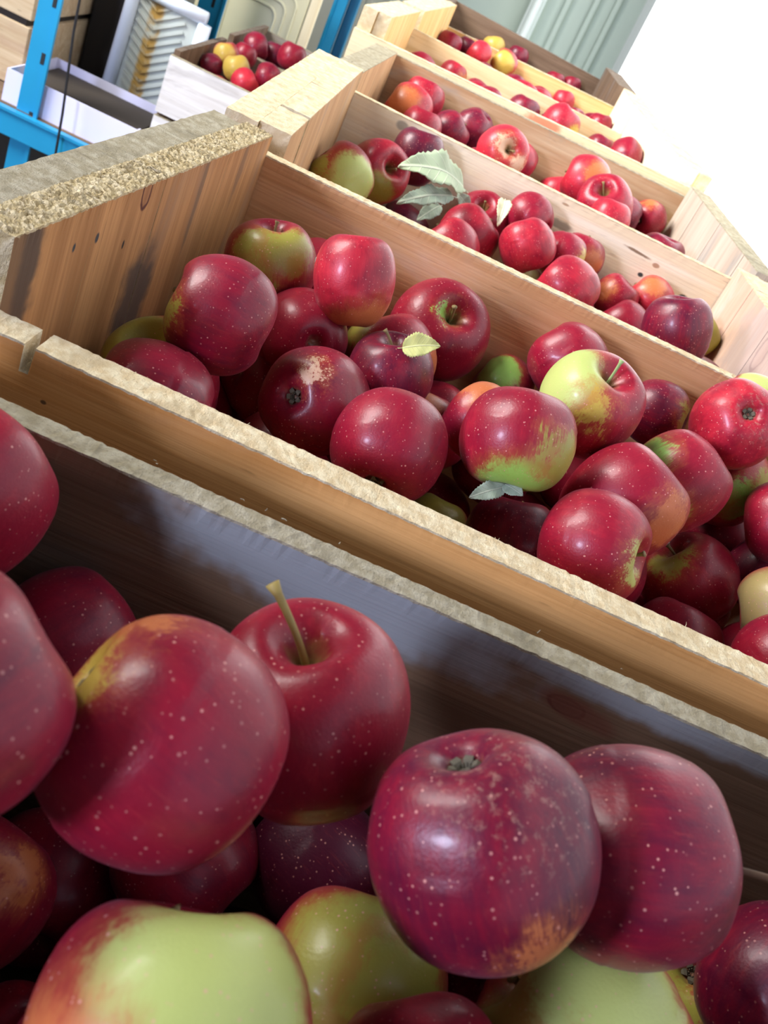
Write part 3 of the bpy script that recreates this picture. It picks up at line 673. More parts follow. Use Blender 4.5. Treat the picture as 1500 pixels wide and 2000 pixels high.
    ('b29', 2, (0.3207, 0.623, -0.0555), 0.0305, (0.791, -0.169, 0.542), 0.49, [(0.026, -0.826, 0.564, 0.9, 'o')], 's', 2, 'red apple cut by the right edge of the photo, second crate'),
    ('b30', 2, (0.3209, 0.5493, -0.0828), 0.0297, (0.78, -0.149, 0.564), 0.34, [(-0.68, -0.707, 0.193, 0.35, 'r')], 's', 4, 'brown russeted apple at the right edge, second crate'),
    ('b31', 2, (0.3366, 0.56, -0.138), 0.0315, (0.288, 0.355, 0.86), 0.59, [], 's', 2, 'red apple low at the right edge behind a larger crimson one'),
    ('b32', 2, (0.3421, 0.6357, -0.107), 0.0292, (0.115, 0.377, 0.891), 0.89, [], 's', 4, 'dark red apple in the shade at the right edge, between brown and red ones'),
    ('b33', 2, (-0.1035, 0.5179, -0.1038), 0.0346, (-0.433, -0.331, 0.839), 0.44, [(-0.633, -0.29, 0.718, 0.75, 'v')], 's', 1, 'red apple with an olive top in the near left corner, behind the plum one'),
    ('b34', 2, (-0.0923, 0.4576, -0.0839), 0.0326, (-0.957, -0.18, -0.028), 0.64, [], 's', 3, 'plum-red apple against the front board in the near left corner'),
    ('b35', 2, (-0.1132, 0.5982, -0.1231), 0.028, (-0.415, 0.363, 0.803), 0.34, [(-0.017, -0.663, 0.748, 0.6, 'o')], 's', 3, 'orange-brown apple hidden between the end panel and the largest plum apple'),
    ('b36', 2, (-0.022, 0.5591, -0.1427), 0.0335, (0.609, 0.423, 0.632), 0.64, [], 's', 4, 'dark red apple low behind the front board, left of centre'),
    ('b37', 2, (0.3092, 0.4938, -0.088), 0.0297, (0.433, 0.226, 0.842), 0.54, [], 's', 2, 'rose apple in the lower right corner of the second crate'),
    ('c1', 3, (-0.0939, 1.0052, -0.0703), 0.0329, (-0.856, 0.062, 0.46), 0.39, [(0.442, -0.854, 0.275, 0.66, 'p'), (-0.7, -0.698, 0.154, 0.9, 'v')], 's', 3, "apple with a large pale green face in the third crate's left corner"),
    ('c2', 3, (-0.0673, 1.0646, -0.0655), 0.0335, (0.534, -0.608, 0.587), 0.29, [(0.209, -0.896, -0.392, 0.78, 'v')], 's', 3, 'pink and green apple behind the pale green-faced one, third crate'),
    ('c3', 3, (-0.0366, 1.1222, -0.0448), 0.0291, (-0.05, 0.218, 0.948), 0.99, [], 's', 1, 'dark purple apple by the bright back board of the third crate'),
    ('c4', 3, (-0.0192, 1.1206, -0.1268), 0.0309, (0.914, -0.052, -0.333), 0.94, [], 's', 1, 'dark apple shaded below the grey-green leaves, third crate'),
    ('c5', 3, (0.0358, 1.0017, -0.0863), 0.0308, (-0.83, 0.184, 0.476), 0.24, [], 's', 2, 'dusty pink apple at the front, below the leaves, third crate'),
    ('c6', 3, (0.0515, 1.0611, -0.0816), 0.0334, (0.508, 0.203, 0.806), 0.34, [], 's', 2, 'red apple right behind the dusty pink one, third crate'),
    ('c7', 3, (0.0589, 1.1214, -0.0741), 0.0303, (-0.189, -0.603, 0.775), 0.44, [], 's', 0, 'small red apple between the leaves and the yellow bud, third crate'),
    ('c8', 3, (0.1069, 1.1252, -0.0502), 0.0267, (-0.847, 0.531, 0.029), 0.49, [], 's', 0, 'round red apple right of the yellow bud leaf, third crate'),
    ('c9', 3, (0.112, 1.0464, -0.0611), 0.0296, (0.669, -0.206, -0.677), 0.19, [], 's', 0, 'bright pink-red apple in the middle of the third crate'),
    ('c10', 3, (0.1542, 1.0798, -0.0629), 0.0266, (0.966, -0.094, 0.081), 0.44, [(0.779, -0.545, 0.31, 0.9, 'y')], 's', 3, 'red apple with a yellowish right edge, third crate'),
    ('c11', 3, (0.1801, 1.1246, -0.063), 0.0276, (0.026, 0.23, 0.946), 0.54, [(0.448, -0.884, 0.135, 0.85, 'o')], 's', 2, 'brownish red apple against the back board, third crate middle'),
    ('c12', 3, (0.1614, 0.9824, -0.0692), 0.0335, (-0.901, 0.245, 0.276), 0.24, [(0.127, -0.94, -0.317, 0.95, 'v')], 's', 4, "large bright red apple at the third crate's front board"),
    ('c13', 3, (0.1334, 1.1238, -0.1269), 0.0283, (-0.408, 0.305, 0.83), 0.24, [(-0.344, -0.593, 0.728, 0.6, 'r')], 's', 4, 'pale buff apple mostly behind the board, third crate'),
    ('c14', 3, (0.2329, 1.0961, -0.082), 0.0256, (0.323, 0.177, 0.902), 0.39, [(-0.766, -0.574, 0.29, 0.88, 'o')], 's', 3, 'muted red apple right of the large bright one, third crate'),
    ('c15', 3, (0.275, 1.1241, -0.0737), 0.0285, (-0.888, 0.303, 0.26), 0.19, [(-0.258, -0.575, 0.776, 0.86, 'o')], 's', 2, 'orange-red apple before the back board, right part of the third crate'),
    ('c16', 3, (0.2507, 1.0493, -0.0962), 0.0288, (-0.811, 0.334, 0.425), 0.64, [], 's', 1, 'dark red apple half behind the front board, third crate'),
    ('c17', 3, (0.2684, 0.9343, -0.0452), 0.0335, (-0.356, 0.196, 0.913), 0.89, [], 's', 1, 'large plum-purple apple in the right corner of the third crate'),
    ('c18', 3, (0.3287, 1.0714, -0.0718), 0.0263, (0.573, 0.039, 0.787), 0.44, [(-0.015, -0.933, 0.359, 0.3, 'v')], 's', 0, 'olive apple in the shadow behind the large plum-purple one'),
    ('d1', 4, (-0.0846, 1.4356, -0.056), 0.0336, (-0.961, -0.005, 0.158), 0.14, [(-0.274, -0.881, 0.386, 0.78, 'o')], 's', 3, "orange and red apple in the fourth crate's left corner"),
    ('d2', 4, (-0.0756, 1.52, -0.0514), 0.0316, (0.034, 0.175, 0.958), 0.29, [], 's', 1, 'red apple behind the orange one, fourth crate'),
    ('d3', 4, (-0.0559, 1.383, -0.0631), 0.0291, (-0.048, 0.194, 0.953), 0.39, [], 's', 3, 'dusky apple half behind the board below the orange one'),
    ('d4', 4, (-0.0188, 1.4746, -0.0652), 0.0295, (0.61, 0.159, 0.742), 0.79, [], 's', 2, 'purple apple left of the darkest one, fourth crate'),
    ('d5', 4, (0.0094, 1.5228, -0.0561), 0.0296, (-0.421, 0.079, -0.904), 0.89, [], 's', 1, 'dark maroon apple by the back board, fourth crate'),
    ('d6', 4, (0.0561, 1.3092, -0.0306), 0.0335, (0.239, -0.866, 0.439), 0.04, [(-0.075, -0.883, 0.464, 0.9, 'c'), (0.727, -0.68, -0.094, 0.92, 'c')], 's', 2, 'bright scarlet apple with a cream streak and stem, fourth crate'),
    ('d7', 4, (0.0912, 1.5226, -0.0697), 0.0306, (0.962, -0.057, -0.144), 0.34, [], 's', 3, 'red apple mostly hidden by the bright scarlet one'),
    ('d8', 4, (0.1673, 1.5246, -0.0893), 0.0295, (-0.406, 0.224, 0.857), 0.14, [], 's', 4, "red apple low behind the third crate's back board"),
    ('d9', 4, (0.1806, 1.4112, -0.033), 0.0355, (-0.963, 0.149, 0.004), 0.14, [(0.309, -0.783, 0.539, 0.84, 'o')], 's', 2, 'light red apple with an orange flank, fourth crate right'),
    ('d10', 4, (0.2112, 1.3492, -0.041), 0.037, (-0.415, -0.624, 0.662), 0.34, [], 'm', 4, 'shiny red apple with a slim stem, right part of the fourth crate'),
    ('d11', 4, (0.2153, 1.2881, -0.0442), 0.027, (-0.11, 0.212, 0.944), 0.19, [], 's', 1, 'red apple in front of the slim-stemmed one, fourth crate'),
    ('d12', 4, (0.2652, 1.493, -0.0648), 0.0289, (0.963, -0.146, 0.002), 0.84, [], 's', 2, 'purple apple right of the slim-stemmed one'),
    ('d13', 4, (0.3069, 1.5275, -0.0595), 0.0279, (0.633, 0.753, 0.181), 0.39, [(-0.369, -0.32, 0.872, 0.92, 'o')], 's', 0, "red apple with a dark blossom end in the fourth crate's right corner"),
    ('e1', 5, (-0.0622, 1.9259, -0.0522), 0.0263, (0.037, 0.144, 0.963), 0.34, [(0.821, -0.571, -0.006, 0.86, 'o')], '-', 0, 'red apple at the left of the fifth crate'),
    ('e2', 5, (0.0827, 1.9226, -0.0563), 0.0312, (0.035, 0.144, 0.963), 0.84, [], '-', 1, 'purple apple half sunk in the middle of the fifth crate'),
    ('e3', 5, (0.1492, 1.8454, -0.0311), 0.0335, (0.34, 0.104, 0.907), 0.24, [(0.776, -0.566, -0.277, 0.85, 'y')], '-', 2, 'large red apple with a yellow lower edge, fifth crate'),
    ('e4', 5, (0.2411, 1.9279, -0.0555), 0.0277, (0.032, 0.141, 0.963), 0.84, [], '-', 4, 'plum apple sliver, fifth crate right'),
    ('e5', 5, (0.2706, 1.7963, -0.0251), 0.0284, (0.035, -0.851, -0.524), 0.54, [], '-', 4, "dark red apple in the fifth crate's right corner"),
    ('f1', 6, (-0.106, 2.2663, -0.0435), 0.0272, (0.039, 0.124, 0.965), 0.64, [], '-', 1, "dark red apple at the sixth crate's left end"),
    ('f2', 6, (-0.0679, 2.3154, -0.0401), 0.0256, (0.039, 0.12, 0.966), 0.94, [], '-', 0, 'near-black plum apple, sixth crate left'),
    ('f3', 6, (-0.0399, 2.2735, -0.0337), 0.0273, (-0.911, 0.042, 0.343), 0.04, [], '-', 2, 'bright red apple before the plum one, sixth crate'),
    ('f4', 6, (0.0171, 2.3132, -0.0313), 0.0278, (-0.911, 0.063, 0.34), 0.24, [(-0.14, -0.98, 0.142, 0.55, 'y')], '-', 1, 'yellow and red apple, sixth crate'),
    ('f5', 6, (0.1694, 2.3162, -0.0446), 0.0247, (-0.175, 0.132, 0.949), 0.19, [], '-', 2, 'red apple in the middle of the sixth crate'),
    ('f6', 6, (0.2484, 2.1682, -0.0417), 0.0265, (-0.177, 0.144, 0.947), 0.54, [], '-', 3, "red apple barely showing at the sixth crate's right"),
    ('g1', 7, (-0.0206, 2.7026, -0.0449), 0.0284, (-0.399, 0.097, 0.883), 0.14, [(-0.116, -0.928, 0.354, 0.2, 'y')], '-', 0, 'yellow-green apple in the last crate'),
    ('g2', 7, (0.044, 2.7025, -0.0414), 0.0285, (-0.098, 0.107, 0.963), 0.89, [], '-', 0, 'dark plum apple in the last crate'),
    ('g3', 7, (0.154, 2.6851, -0.0519), 0.0272, (-0.1, 0.115, 0.962), 0.59, [], '-', 2, 'red sliver of an apple, middle of the last crate'),
    ('g4', 7, (0.1985, 2.7062, -0.0445), 0.0248, (-0.1, 0.114, 0.962), 0.64, [], '-', 0, "dark red apple at the last crate's right"),
    ('h1', 8, (-0.5881, 2.4465, -0.2967), 0.0304, (-0.405, 0.102, 0.88), 0.14, [(-0.006, -1.0, -0.025, 0.45, 'y')], '-', 2, 'yellow apple with an orange blush in the nearer rack crate'),
    ('h2', 8, (-0.5728, 2.5652, -0.3027), 0.0306, (0.141, 0.235, 0.935), 0.54, [], '-', 2, 'red apple behind the orange-blushed yellow one, nearer rack crate'),
    ('h3', 8, (-0.5462, 2.406, -0.3064), 0.0313, (-0.406, 0.113, 0.878), 0.04, [(0.128, -0.979, 0.157, 0.1, 'y')], '-', 0, 'all-yellow apple in the nearer rack crate'),
    ('h4', 8, (-0.5041, 2.3451, -0.3166), 0.033, (-0.598, -0.258, -0.724), 0.04, [], '-', 2, "bright red apple with a white glint at the nearer rack crate's front"),
    ('h5', 8, (-0.469, 2.3931, -0.2929), 0.0335, (0.951, 0.198, -0.07), 0.69, [], '-', 2, 'dark red apple at the right of the nearer rack crate'),
    ('h6', 9, (-0.5796, 2.6899, -0.2958), 0.0358, (0.86, 0.276, 0.365), 0.74, [], '-', 2, "purple-red apple in the farther rack crate's left"),
    ('h7', 9, (-0.5393, 2.744, -0.3063), 0.0353, (-0.125, 0.174, 0.949), 0.89, [], '-', 1, 'dark apple between two others in the farther rack crate'),
    ('h8', 9, (-0.4847, 2.6912, -0.2794), 0.0372, (0.028, 0.195, 0.954), 0.54, [], '-', 3, 'large glossy red apple in the farther rack crate'),
    ('h9', 8, (-0.6064, 2.4129, -0.3284), 0.0266, (-0.862, -0.268, -0.365), 0.89, [], '-', 4, "shaded dark apple low at the nearer rack crate's left end"),
    ('h10', 9, (-0.4879, 2.9864, -0.3343), 0.0295, (-0.123, 0.173, 0.95), 0.24, [(0.159, -0.973, 0.169, 0.2, 'p')], '-', 0, "pale green apple at the farther rack crate's right end"),
]
RUSSET = {'a6': (-0.112, -0.118, 0.987), 'b18': (0.111, -0.641, 0.759), 'b30': (-0.465, -0.796, 0.388)}
NOSPIN = {'a5': 5.583, 'a7': -0.907, 'b8': 5.827, 'b16': 1.531, 'd10': 4.768}
LOWER = [
    (1, 0.022, 0.1528, -0.1321, 0.0335), (1, -0.1051, 0.2386, -0.1326, 0.0335), (1, -0.1228, 0.1732, -0.1326, 0.0335), (1, 0.1455, 0.2622, -0.1338, 0.0335),
    (1, -0.0462, 0.1181, -0.1378, 0.0335), (1, 0.2942, 0.2215, -0.1439, 0.0335), (1, 0.2002, 0.1988, -0.1553, 0.0335), (1, 0.1397, 0.1729, -0.1583, 0.0335),
    (1, 0.0822, 0.1362, -0.1632, 0.0335), (1, 0.0306, 0.2007, -0.1777, 0.0335), (1, 0.1983, 0.2588, -0.1821, 0.0335), (1, -0.0657, 0.1617, -0.1869, 0.0335),
    (1, -0.1173, 0.2139, -0.1937, 0.0335), (1, 0.2511, 0.2228, -0.1975, 0.0335), (1, 0.085, 0.1917, -0.2143, 0.0335), (1, 0.2995, 0.2631, -0.2146, 0.0335),
    (1, -0.0299, 0.2648, -0.2228, 0.0335), (1, 0.0587, 0.2525, -0.2249, 0.0335), (1, -0.1082, 0.2684, -0.231, 0.0335), (1, -0.0066, 0.1908, -0.233, 0.0335),
    (2, -0.0495, 0.6957, -0.0753, 0.0335), (2, 0.0674, 0.6606, -0.121, 0.0335), (2, 0.3308, 0.7059, -0.1228, 0.0335), (2, 0.248, 0.6654, -0.1234, 0.0335),
    (2, 0.2092, 0.5754, -0.1299, 0.0335), (2, 0.1921, 0.5111, -0.136, 0.0335), (2, -0.0521, 0.645, -0.1368, 0.0335), (2, 0.133, 0.6877, -0.1401, 0.0335),
    (2, 0.0382, 0.5105, -0.1487, 0.0335), (2, -0.0782, 0.7038, -0.152, 0.0335), (2, 0.312, 0.6522, -0.1622, 0.0335), (2, 0.052, 0.7088, -0.1645, 0.0335),
    (2, 0.0151, 0.6414, -0.1648, 0.0335), (2, 0.2033, 0.6465, -0.1679, 0.0335), (2, -0.1024, 0.6219, -0.1772, 0.0335), (2, 0.2592, 0.5893, -0.1813, 0.0335),
    (2, 0.2668, 0.6993, -0.1836, 0.0335), (2, 0.0329, 0.5759, -0.1845, 0.0335), (2, 0.1739, 0.6983, -0.195, 0.0335), (2, 0.108, 0.55, -0.2027, 0.0335),
    (2, -0.0432, 0.6249, -0.2053, 0.0335), (2, 0.1029, 0.6952, -0.2088, 0.0335), (2, -0.0865, 0.6949, -0.2199, 0.0335), (2, 0.1461, 0.5999, -0.2232, 0.0335),
    (2, 0.0316, 0.676, -0.2234, 0.0335), (3, 0.3162, 0.8566, -0.0778, 0.0335), (3, 0.3219, 0.9617, -0.0972, 0.0335), (3, 0.1828, 1.0454, -0.1098, 0.0335),
    (3, -0.0857, 1.1075, -0.1115, 0.0335), (3, -0.0789, 0.954, -0.1175, 0.0335), (3, 0.3086, 1.0341, -0.1193, 0.0335), (3, 0.198, 0.9805, -0.1233, 0.0335),
    (3, -0.0765, 1.0367, -0.1279, 0.0335), (3, 0.2965, 1.1061, -0.13, 0.0335), (3, 0.2118, 1.1028, -0.1363, 0.0335), (3, 0.0388, 1.0967, -0.1391, 0.0335),
    (3, 0.0825, 1.0369, -0.1427, 0.0335), (4, 0.299, 1.2491, -0.072, 0.0335), (4, 0.3105, 1.3485, -0.0732, 0.0335), (4, 0.0185, 1.2309, -0.0741, 0.0335),
    (4, 0.097, 1.2474, -0.0773, 0.0335), (4, 0.0375, 1.3671, -0.0806, 0.0335), (4, 0.014, 1.3007, -0.0858, 0.0335), (4, 0.0912, 1.3168, -0.09, 0.0335),
    (4, 0.2516, 1.3171, -0.0918, 0.0335), (4, 0.2144, 1.4145, -0.0931, 0.0335), (4, 0.0431, 1.4341, -0.0949, 0.0335), (4, 0.308, 1.4102, -0.0989, 0.0335),
    (4, 0.1772, 1.3268, -0.1001, 0.0335), (4, 0.1041, 1.3842, -0.1012, 0.0335), (4, -0.0723, 1.4871, -0.1064, 0.0335), (4, 0.2215, 1.4846, -0.11, 0.0335),
    (4, -0.0139, 1.395, -0.1103, 0.0335), (4, 0.3006, 1.5037, -0.1152, 0.0335), (4, 0.0122, 1.5028, -0.1182, 0.0335), (5, 0.0132, 1.6996, -0.0466, 0.0335),
    (5, -0.1105, 1.7128, -0.0487, 0.0335), (5, 0.1527, 1.9178, -0.0495, 0.0335), (5, -0.112, 1.7787, -0.0559, 0.0335), (5, -0.0012, 1.7904, -0.0567, 0.0335),
    (5, -0.0089, 1.8908, -0.0684, 0.0335), (5, -0.1261, 1.8626, -0.0704, 0.0335), (6, 0.0726, 2.0616, -0.051, 0.0335), (6, 0.1097, 2.1153, -0.0556, 0.0335),
    (6, 0.0536, 2.1754, -0.0606, 0.0335), (6, -0.0111, 2.0946, -0.0615, 0.0335), (6, 0.1952, 2.1445, -0.0636, 0.0335), (6, 0.1154, 2.2022, -0.064, 0.0335),
    (6, 0.2415, 2.2459, -0.0653, 0.0335), (6, 0.055, 2.2454, -0.069, 0.0335), (6, 0.1166, 2.2753, -0.0705, 0.0335), (6, 0.2079, 2.3029, -0.085, 0.0335),
    (6, -0.0162, 2.2932, -0.0867, 0.0335), (7, -0.0629, 2.4343, -0.0605, 0.0335), (7, 0.0833, 2.4677, -0.061, 0.0335), (7, 0.227, 2.4826, -0.0616, 0.0335),
    (7, -0.1057, 2.4919, -0.0621, 0.0335), (7, -0.0646, 2.5438, -0.0669, 0.0335), (7, 0.0954, 2.5377, -0.0692, 0.0335), (7, 0.2246, 2.548, -0.071, 0.0335),
    (7, 0.0868, 2.608, -0.0725, 0.0335), (7, -0.1, 2.6063, -0.0731, 0.0335), (7, 0.0871, 2.6752, -0.0811, 0.0335), (8, -0.3577, 2.3658, -0.367, 0.0335),
    (8, -0.5692, 2.3743, -0.367, 0.0335), (8, -0.4307, 2.3525, -0.3675, 0.0335), (8, -0.5377, 2.4694, -0.3677, 0.0335), (8, -0.5607, 2.5381, -0.3684, 0.0335),
    (8, -0.2717, 2.3914, -0.3716, 0.0335), (8, -0.4274, 2.4229, -0.3763, 0.0335), (8, -0.3313, 2.4296, -0.3823, 0.0335), (8, -0.4558, 2.4815, -0.3896, 0.0335),
    (8, -0.274, 2.4841, -0.3897, 0.0335), (8, -0.3885, 2.4944, -0.3929, 0.0335), (8, -0.3282, 2.5259, -0.3987, 0.0335), (8, -0.4441, 2.5464, -0.4053, 0.0335),
    (8, -0.2668, 2.5509, -0.4126, 0.0335), (9, -0.4491, 2.8303, -0.3634, 0.0335), (9, -0.3362, 2.8451, -0.3656, 0.0335), (9, -0.4023, 2.8772, -0.3736, 0.0335),
    (9, -0.2781, 2.8887, -0.3743, 0.0335), (9, -0.4415, 2.933, -0.3819, 0.0335), (9, -0.3288, 2.9391, -0.3834, 0.0335), (9, -0.3867, 2.9693, -0.388, 0.0335),
    (9, -0.4963, 2.9688, -0.3927, 0.0335),
]
made = {}
for i, (key, k, loc, R, axis, tone, pat, end, mesh, label) in enumerate(APPLES):
    made[key] = apple(loc, R, axis, label, 'apples heaped in the %s crate' % ORD[k], tone, pat, end, mesh, k <= 3, russet=RUSSET.get(key), spin=random.uniform(0, 6.28) if not key in NOSPIN else NOSPIN[key])
for k, x, y, z, R in LOWER:
    ax = Vector((random.gauss(0, 1), random.gauss(0, 1), random.gauss(0, .6))).normalized()
    apple((x, y, z), R, ax, 'shaded red apple in the lower layer of the %s crate' % ORD[k], 'lower layer apples of the %s crate' % ORD[k], random.uniform(.3, .8), (), '-', random.randint(0, 4))
leaf('leaf', (0.0208, 0.5661, -0.0375), (0.0411, 0.5625, -0.0243), (-0.034, -0.93, 0.766), 0.0147, 'yellow', curl=0.25, fold=0.3, petiole=0.3, parent=made['b8'])
leaf('leaf', (0.1047, 0.4932, -0.0572), (0.1155, 0.4843, -0.0547), (-0.187, -0.882, 0.833), 0.0100, 'grey', curl=0.2, petiole=0.1, parent=made['b12'])
leaf('leaf', (0.1067, 0.4927, -0.0578), (0.0889, 0.4829, -0.0695), (-0.191, -0.881, 0.834), 0.0106, 'grey', curl=0.2, petiole=0.05, parent=made['b12'])
leaf('leaf', (-0.0461, 0.6061, -0.0299), (-0.0537, 0.6155, -0.0253), (0.072, -0.94, 0.733), 0.0046, 'grey', petiole=0.1, parent=made['b4'])
tag(leaf('leaf', (0.0238, 1.065, -0.0407), (-0.0453, 1.0049, -0.0358), (-0.022, -0.978, 1.107), 0.0394, 'pale', curl=0.3), 'large pale green leaf lying between the apples of the third crate', 'leaf', 'loose leaves in the crates')
tag(leaf('leaf', (0.0172, 1.0385, -0.0472), (-0.0312, 0.9812, -0.0635), (-0.016, -0.976, 0.918), 0.0204, 'grey', curl=0.2, fold=0.05), 'grey-green leaf below the large pale one, third crate', 'leaf', 'loose leaves in the crates')
tag(leaf('leaf', (0.0095, 1.037, -0.0608), (-0.0061, 1.0008, -0.0754), (-0.009, -0.973, 0.931), 0.0162, 'grey', curl=0.1, fold=0.05), 'small shaded leaf tip beneath the grey-green leaf, third crate', 'leaf', 'loose leaves in the crates')
tag(leaf('leaf', (0.0385, 1.0951, -0.0629), (0.0212, 1.0907, -0.0537), (-0.034, -0.975, 0.621), 0.0148, 'grey', curl=0.2), 'small green leaf standing beside the small red apple, third crate', 'leaf', 'loose leaves in the crates')
tag(leaf('leaf', (0.0722, 1.0997, -0.0401), (0.0752, 1.0642, -0.0601), (-0.064, -0.978, 0.6), 0.0147, 'bud', curl=0.4, fold=0.5), 'cream-yellow curled leaf bud between red apples, third crate', 'leaf', 'loose leaves in the crates')

# ------------------------------------------------------------------ rack and things on it
BLUE = plain('blue_rack_paint', (.015, .30, .56), .38, .15, .12, 12)
HOLE = plain('dark_slot', (.01, .015, .02), .8)
rack = empty('shelving_rack', (-.55, 2.8, -.95))
tag(rack, 'bright blue steel shelving rack with slotted angle posts behind the crates', 'rack')
def post(x, y, z0, z1, w, side=1):
    bm = bmesh.new()
    add_box(bm, x, x + w, y, y + .003, z0, z1)
    xs = x if side < 0 else x + w - .003
    add_box(bm, xs, xs + .003, y + .003, y + w * .9, z0, z1)
    add_box(bm, x + w - .008 if side < 0 else x, x + w if side < 0 else x + .008, y - .006, y, z0, z1)
    p = meshobj('post', bm, BLUE, rack)
    return p
def slots(p, x, y, zs, w=.009, h=.024):
    for z in zs:
        bm = bmesh.new(); add_box(bm, x - w / 2, x + w / 2, y - .0008, y, z - h / 2, z + h / 2, None, .0003)
        s = meshobj('slot', bm, HOLE); s.parent = p
pA = post(-.927, 2.17, -.95, .55, .050, -1); slots(pA, -.893, 2.17, (-.42, -.55, -.30))
pB = post(-.868, 3.10, -.95, .7, .078, -1); slots(pB, -.825, 3.10, (-.312, -.20, -.09))
pC = post(-.545, 3.40, -.95, .7, .040, 1)
bm = bmesh.new(); add_box(bm, -.503, -.468, 3.428, 3.431, -.95, .7); add_box(bm, -.471, -.468, 3.40, 3.428, -.95, .7); meshobj('post_flange', bm, plain('dark_blue_rack_paint', (.01, .16, .30), .4, .15, .1, 12)).parent = pC
post(-.33, 2.17, -.95, -.55, .050, 1); post(-1.95, 2.17, -.95, .55, .05, -1); post(-1.95, 3.40, -.95, .7, .05, -1)
for (y0, y1, w) in ((2.150, 2.166, .058), (3.445, 3.46, .055)):
    bm = bmesh.new(); add_box(bm, -1.95, -.29, y0, y1, -.548 - w, -.546, None, .002); add_box(bm, -1.95, -.29, y0 - .006, y0, -.552, -.546)
    meshobj('beam', bm, BLUE, rack)
bm = bmesh.new()
for i in range(5): add_box(bm, -1.95, -.29, 2.167 + .256 * i, 2.167 + .256 * i + .252, -.560, -.5455)
meshobj('shelf_board', bm, TW, rack)

# white tray with dark contents
TRAYM = plain('lavender_white_card', (.66, .66, .86), .7, 0, .06, 10)
DARK = plain('dark_brown_board', (.045, .035, .028), .7, 0, .3, 8)
tr = empty('cardboard_tray', (-.81, 2.3, -.545)); tag(tr, 'long white cardboard tray on the blue rack beam, left of the white-stained crate', 'tray')
bm = bmesh.new()
add_box(bm, -.968, -.655, 2.180, 2.184, -.545, -.474); add_box(bm, -.968, -.964, 2.184, 2.43, -.545, -.474)
add_box(bm, -.663, -.659, 2.184, 2.20, -.545, -.474); add_box(bm, -.964, -.67, 2.426, 2.43, -.545, -.474); add_box(bm, -.964, -.67, 2.184, 2.426, -.545, -.542)
meshobj('tray_wall', bm, TRAYM, tr)
bm = bmesh.new(); add_box(bm, -.955, -.675, 2.20, 2.42, -.541, -.492, None, .003); db = meshobj('dark_board', bm, DARK); tag(db, 'dark brown board lying inside the white cardboard tray', 'board')

# white pipe frame with a woven screen
PVC = plain('white_pipe_plastic', (.70, .80, .92), .3, 0, .05, 5)
fr = empty('pipe_frame_screen', (-.77, 2.51, -.545)); tag(fr, 'white plastic pipe frame holding a ribbed cream panel with a mustard stripe', 'screen')
bm = bmesh.new()
add_tube(bm, [(-.862, 2.51, -.515), (-.853, 2.51, -.28), (-.852, 2.51, -.262)], .0165, 18); meshobj('upright_pipe', bm, PVC, fr, True)
bm = bmesh.new(); add_tube(bm, [(-.676, 2.51, -.515), (-.672, 2.51, -.27)], .0165, 18); meshobj('upright_pipe', bm, PVC, fr, True)
bm = bmesh.new(); add_tube(bm, [(-.835, 2.51, -.528), (-.70, 2.51, -.528)], .0165, 18); meshobj('bottom_pipe', bm, PVC, fr, True)
bm = bmesh.new(); add_tube(bm, [(-.852, 2.51, -.257), (-.672, 2.51, -.257)], .0165, 18); meshobj('top_pipe', bm, PVC, fr, True)
for (x, s) in ((-.862, 1), (-.676, -1)):
    bm = bmesh.new()
    add_tube(bm, [(x, 2.51, -.495)] + [(x + s * .028 * (1 - math.cos(a)), 2.51, -.500 - .028 * math.sin(a)) for a in (0, .4, .8, 1.2, 1.57)] + [(x + s * .045, 2.51, -.528)], .0195, 18)
    meshobj('elbow', bm, PVC, fr, True)
k = NT('ribbed_cream_panel')
_c = k.n('ShaderNodeTexCoord').outputs['Object']; _s = k.n('ShaderNodeSeparateXYZ'); k.put(_s.inputs[0], _c)
_m = k.math('SUBTRACT', 1, k.ramp(k.math('ABSOLUTE', k.math('ADD', _s.outputs[0], .79)), .012, .022))
_n = k.noise(_c, 30, 3)
k.put(k.b.inputs['Base Color'], k.mix(k.math('MULTIPLY', _m, k.ramp(_n, .25, .6)), (.50, .55, .52, 1), (.45, .29, .08, 1)))
k.b.inputs['Roughness'].default_value = .6
bm = bmesh.new(); add_box(bm, -.848, -.688, 2.512, 2.518, -.515, -.268)
for i in range(13):
    z = -.50 + i * .021
    for s in (1, -1):
        x = -.79
        add_box(bm, 0, .085 if s > 0 else .052, 2.5065, 2.512, -.003, .003, Matrix.Translation((x, 0, z)) @ Matrix.Rotation(-.55 if s > 0 else math.pi + .55, 4, 'Y'), 0)
meshobj('ribbed_panel', bm, k.m, fr)

# cream door panel with routed rounded rectangles
CREAM = plain('cream_painted_wood', (.72, .68, .46), .45, 0, .05, 6)
cp = empty('cupboard_door', (-.72, 3.3, -.545)); tag(cp, 'cream cupboard door with rounded routed panel, leaning upright behind the rack crates', 'door panel')
bm = bmesh.new(); add_box(bm, -.93, -.596, 3.28, 3.30, -.545, -.185, None, .003)
def rrect(bm, x0, x1, z0, z1, r, y, rad):
    pts = []
    for cx, cz, a0 in ((x1 - r, z1 - r, 0), (x0 + r, z1 - r, 1), (x0 + r, z0 + r, 2), (x1 - r, z0 + r, 3)):
        for j in range(7):
            a = (a0 + j / 6) * math.pi / 2; pts.append((cx + r * math.cos(a), y, cz + r * math.sin(a)))
    add_tube(bm, pts + [pts[0]], rad, 8, False)
meshobj('door_slab', bm, CREAM, cp)
for i, d in enumerate((.022, .05, .075)):
    bm = bmesh.new(); rrect(bm, -.91 + d, -.605 - d, -.53 + d, -.20 - d, .03, 3.279, .0045); meshobj('moulding', bm, CREAM, cp, True)
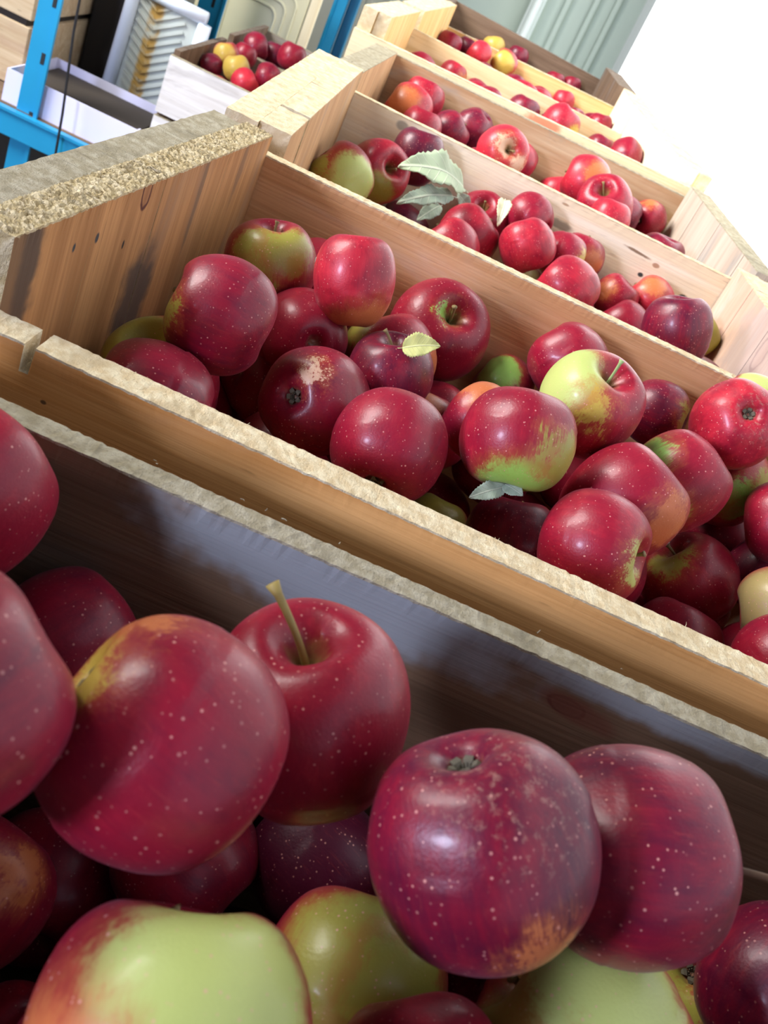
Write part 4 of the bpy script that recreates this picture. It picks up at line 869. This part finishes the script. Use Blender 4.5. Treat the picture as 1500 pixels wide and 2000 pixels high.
bm = bmesh.new(); add_box(bm, -.592, -.562, 3.285, 3.305, -.545, -.18, None, .002); pb = meshobj('timber_strip', bm, WPZ); tag(pb, 'narrow pale timber strip standing at the right edge of the cream door', 'timber strip')

# slatted tan crate at far left
lc = empty('slatted_crate', (-1.2, 2.5, -.545)); tag(lc, 'tan slatted wooden crate at the left edge behind the blue post', 'crate')
for i, (z0, z1) in enumerate(((-.543, -.408), (-.392, -.262), (-.246, -.11))):
    bm = bmesh.new(); add_box(bm, -1.62, -.990, 2.30, 2.312, z0, z1, None, .002); add_box(bm, -1.002, -.990, 2.3125, 2.85, z0, z1, None, .002)
    meshobj('slat', bm, W4R_H, lc)
bm = bmesh.new(); add_box(bm, -1.60, -1.006, 2.316, 2.84, -.543, -.12); meshobj('dark_lining', bm, DARK, lc)
BLK = plain('black_plastic', (.012, .012, .014), .5, 0, .2, 10)
bm = bmesh.new(); add_box(bm, -.985, -.885, 2.62, 3.02, -.5445, -.06, None, .006); add_box(bm, -.992, -.878, 2.612, 3.028, -.10, -.085, None, .004)
tag(meshobj('storage_box', bm, BLK), 'tall black storage box in the shade between blue post and pipe frame', 'box')
bm = bmesh.new(); add_tube(bm, [(-.826, 2.135, .30), (-.833, 2.135, -.2), (-.828, 2.135, -.33), (-.812, 2.135, -.50), (-.805, 2.135, -.62), (-.81, 2.135, -.80), (-.86, 2.135, -.93), (-1.0, 2.10, -.944)], .0030, 8)
tag(meshobj('power_cord', bm, BLK, None, True), 'black cord hanging down in front of the white tray and blue beam', 'cord')
bm = bmesh.new(); add_tube(bm, [(-.862, 2.58, -.25), (-.872, 2.58, -.32), (-.884, 2.58, -.42), (-.886, 2.58, -.52)], .013, 12)
tag(meshobj('blue_hose', bm, plain('dark_blue_rubber', (.02, .10, .28), .4), None, True), 'dark blue hose standing along the left of the white pipe frame', 'hose')
cb = empty('metal_cabinet', (-1.1, 4.6, -.95)); tag(cb, 'olive grey cabinet standing in the back left beyond the blue rack', 'cabinet')
bm = bmesh.new(); add_box(bm, -1.9, -.55, 4.35, 4.9, -.95, .5, None, .01); meshobj('cabinet_body', bm, OLIVE, cb)
for i in range(2):
    bm = bmesh.new(); add_box(bm, -1.88 + i * .665, -1.225 + i * .645, 4.335, 4.349, -.92, .47, None, .004); meshobj('door', bm, OLIVE, cb)
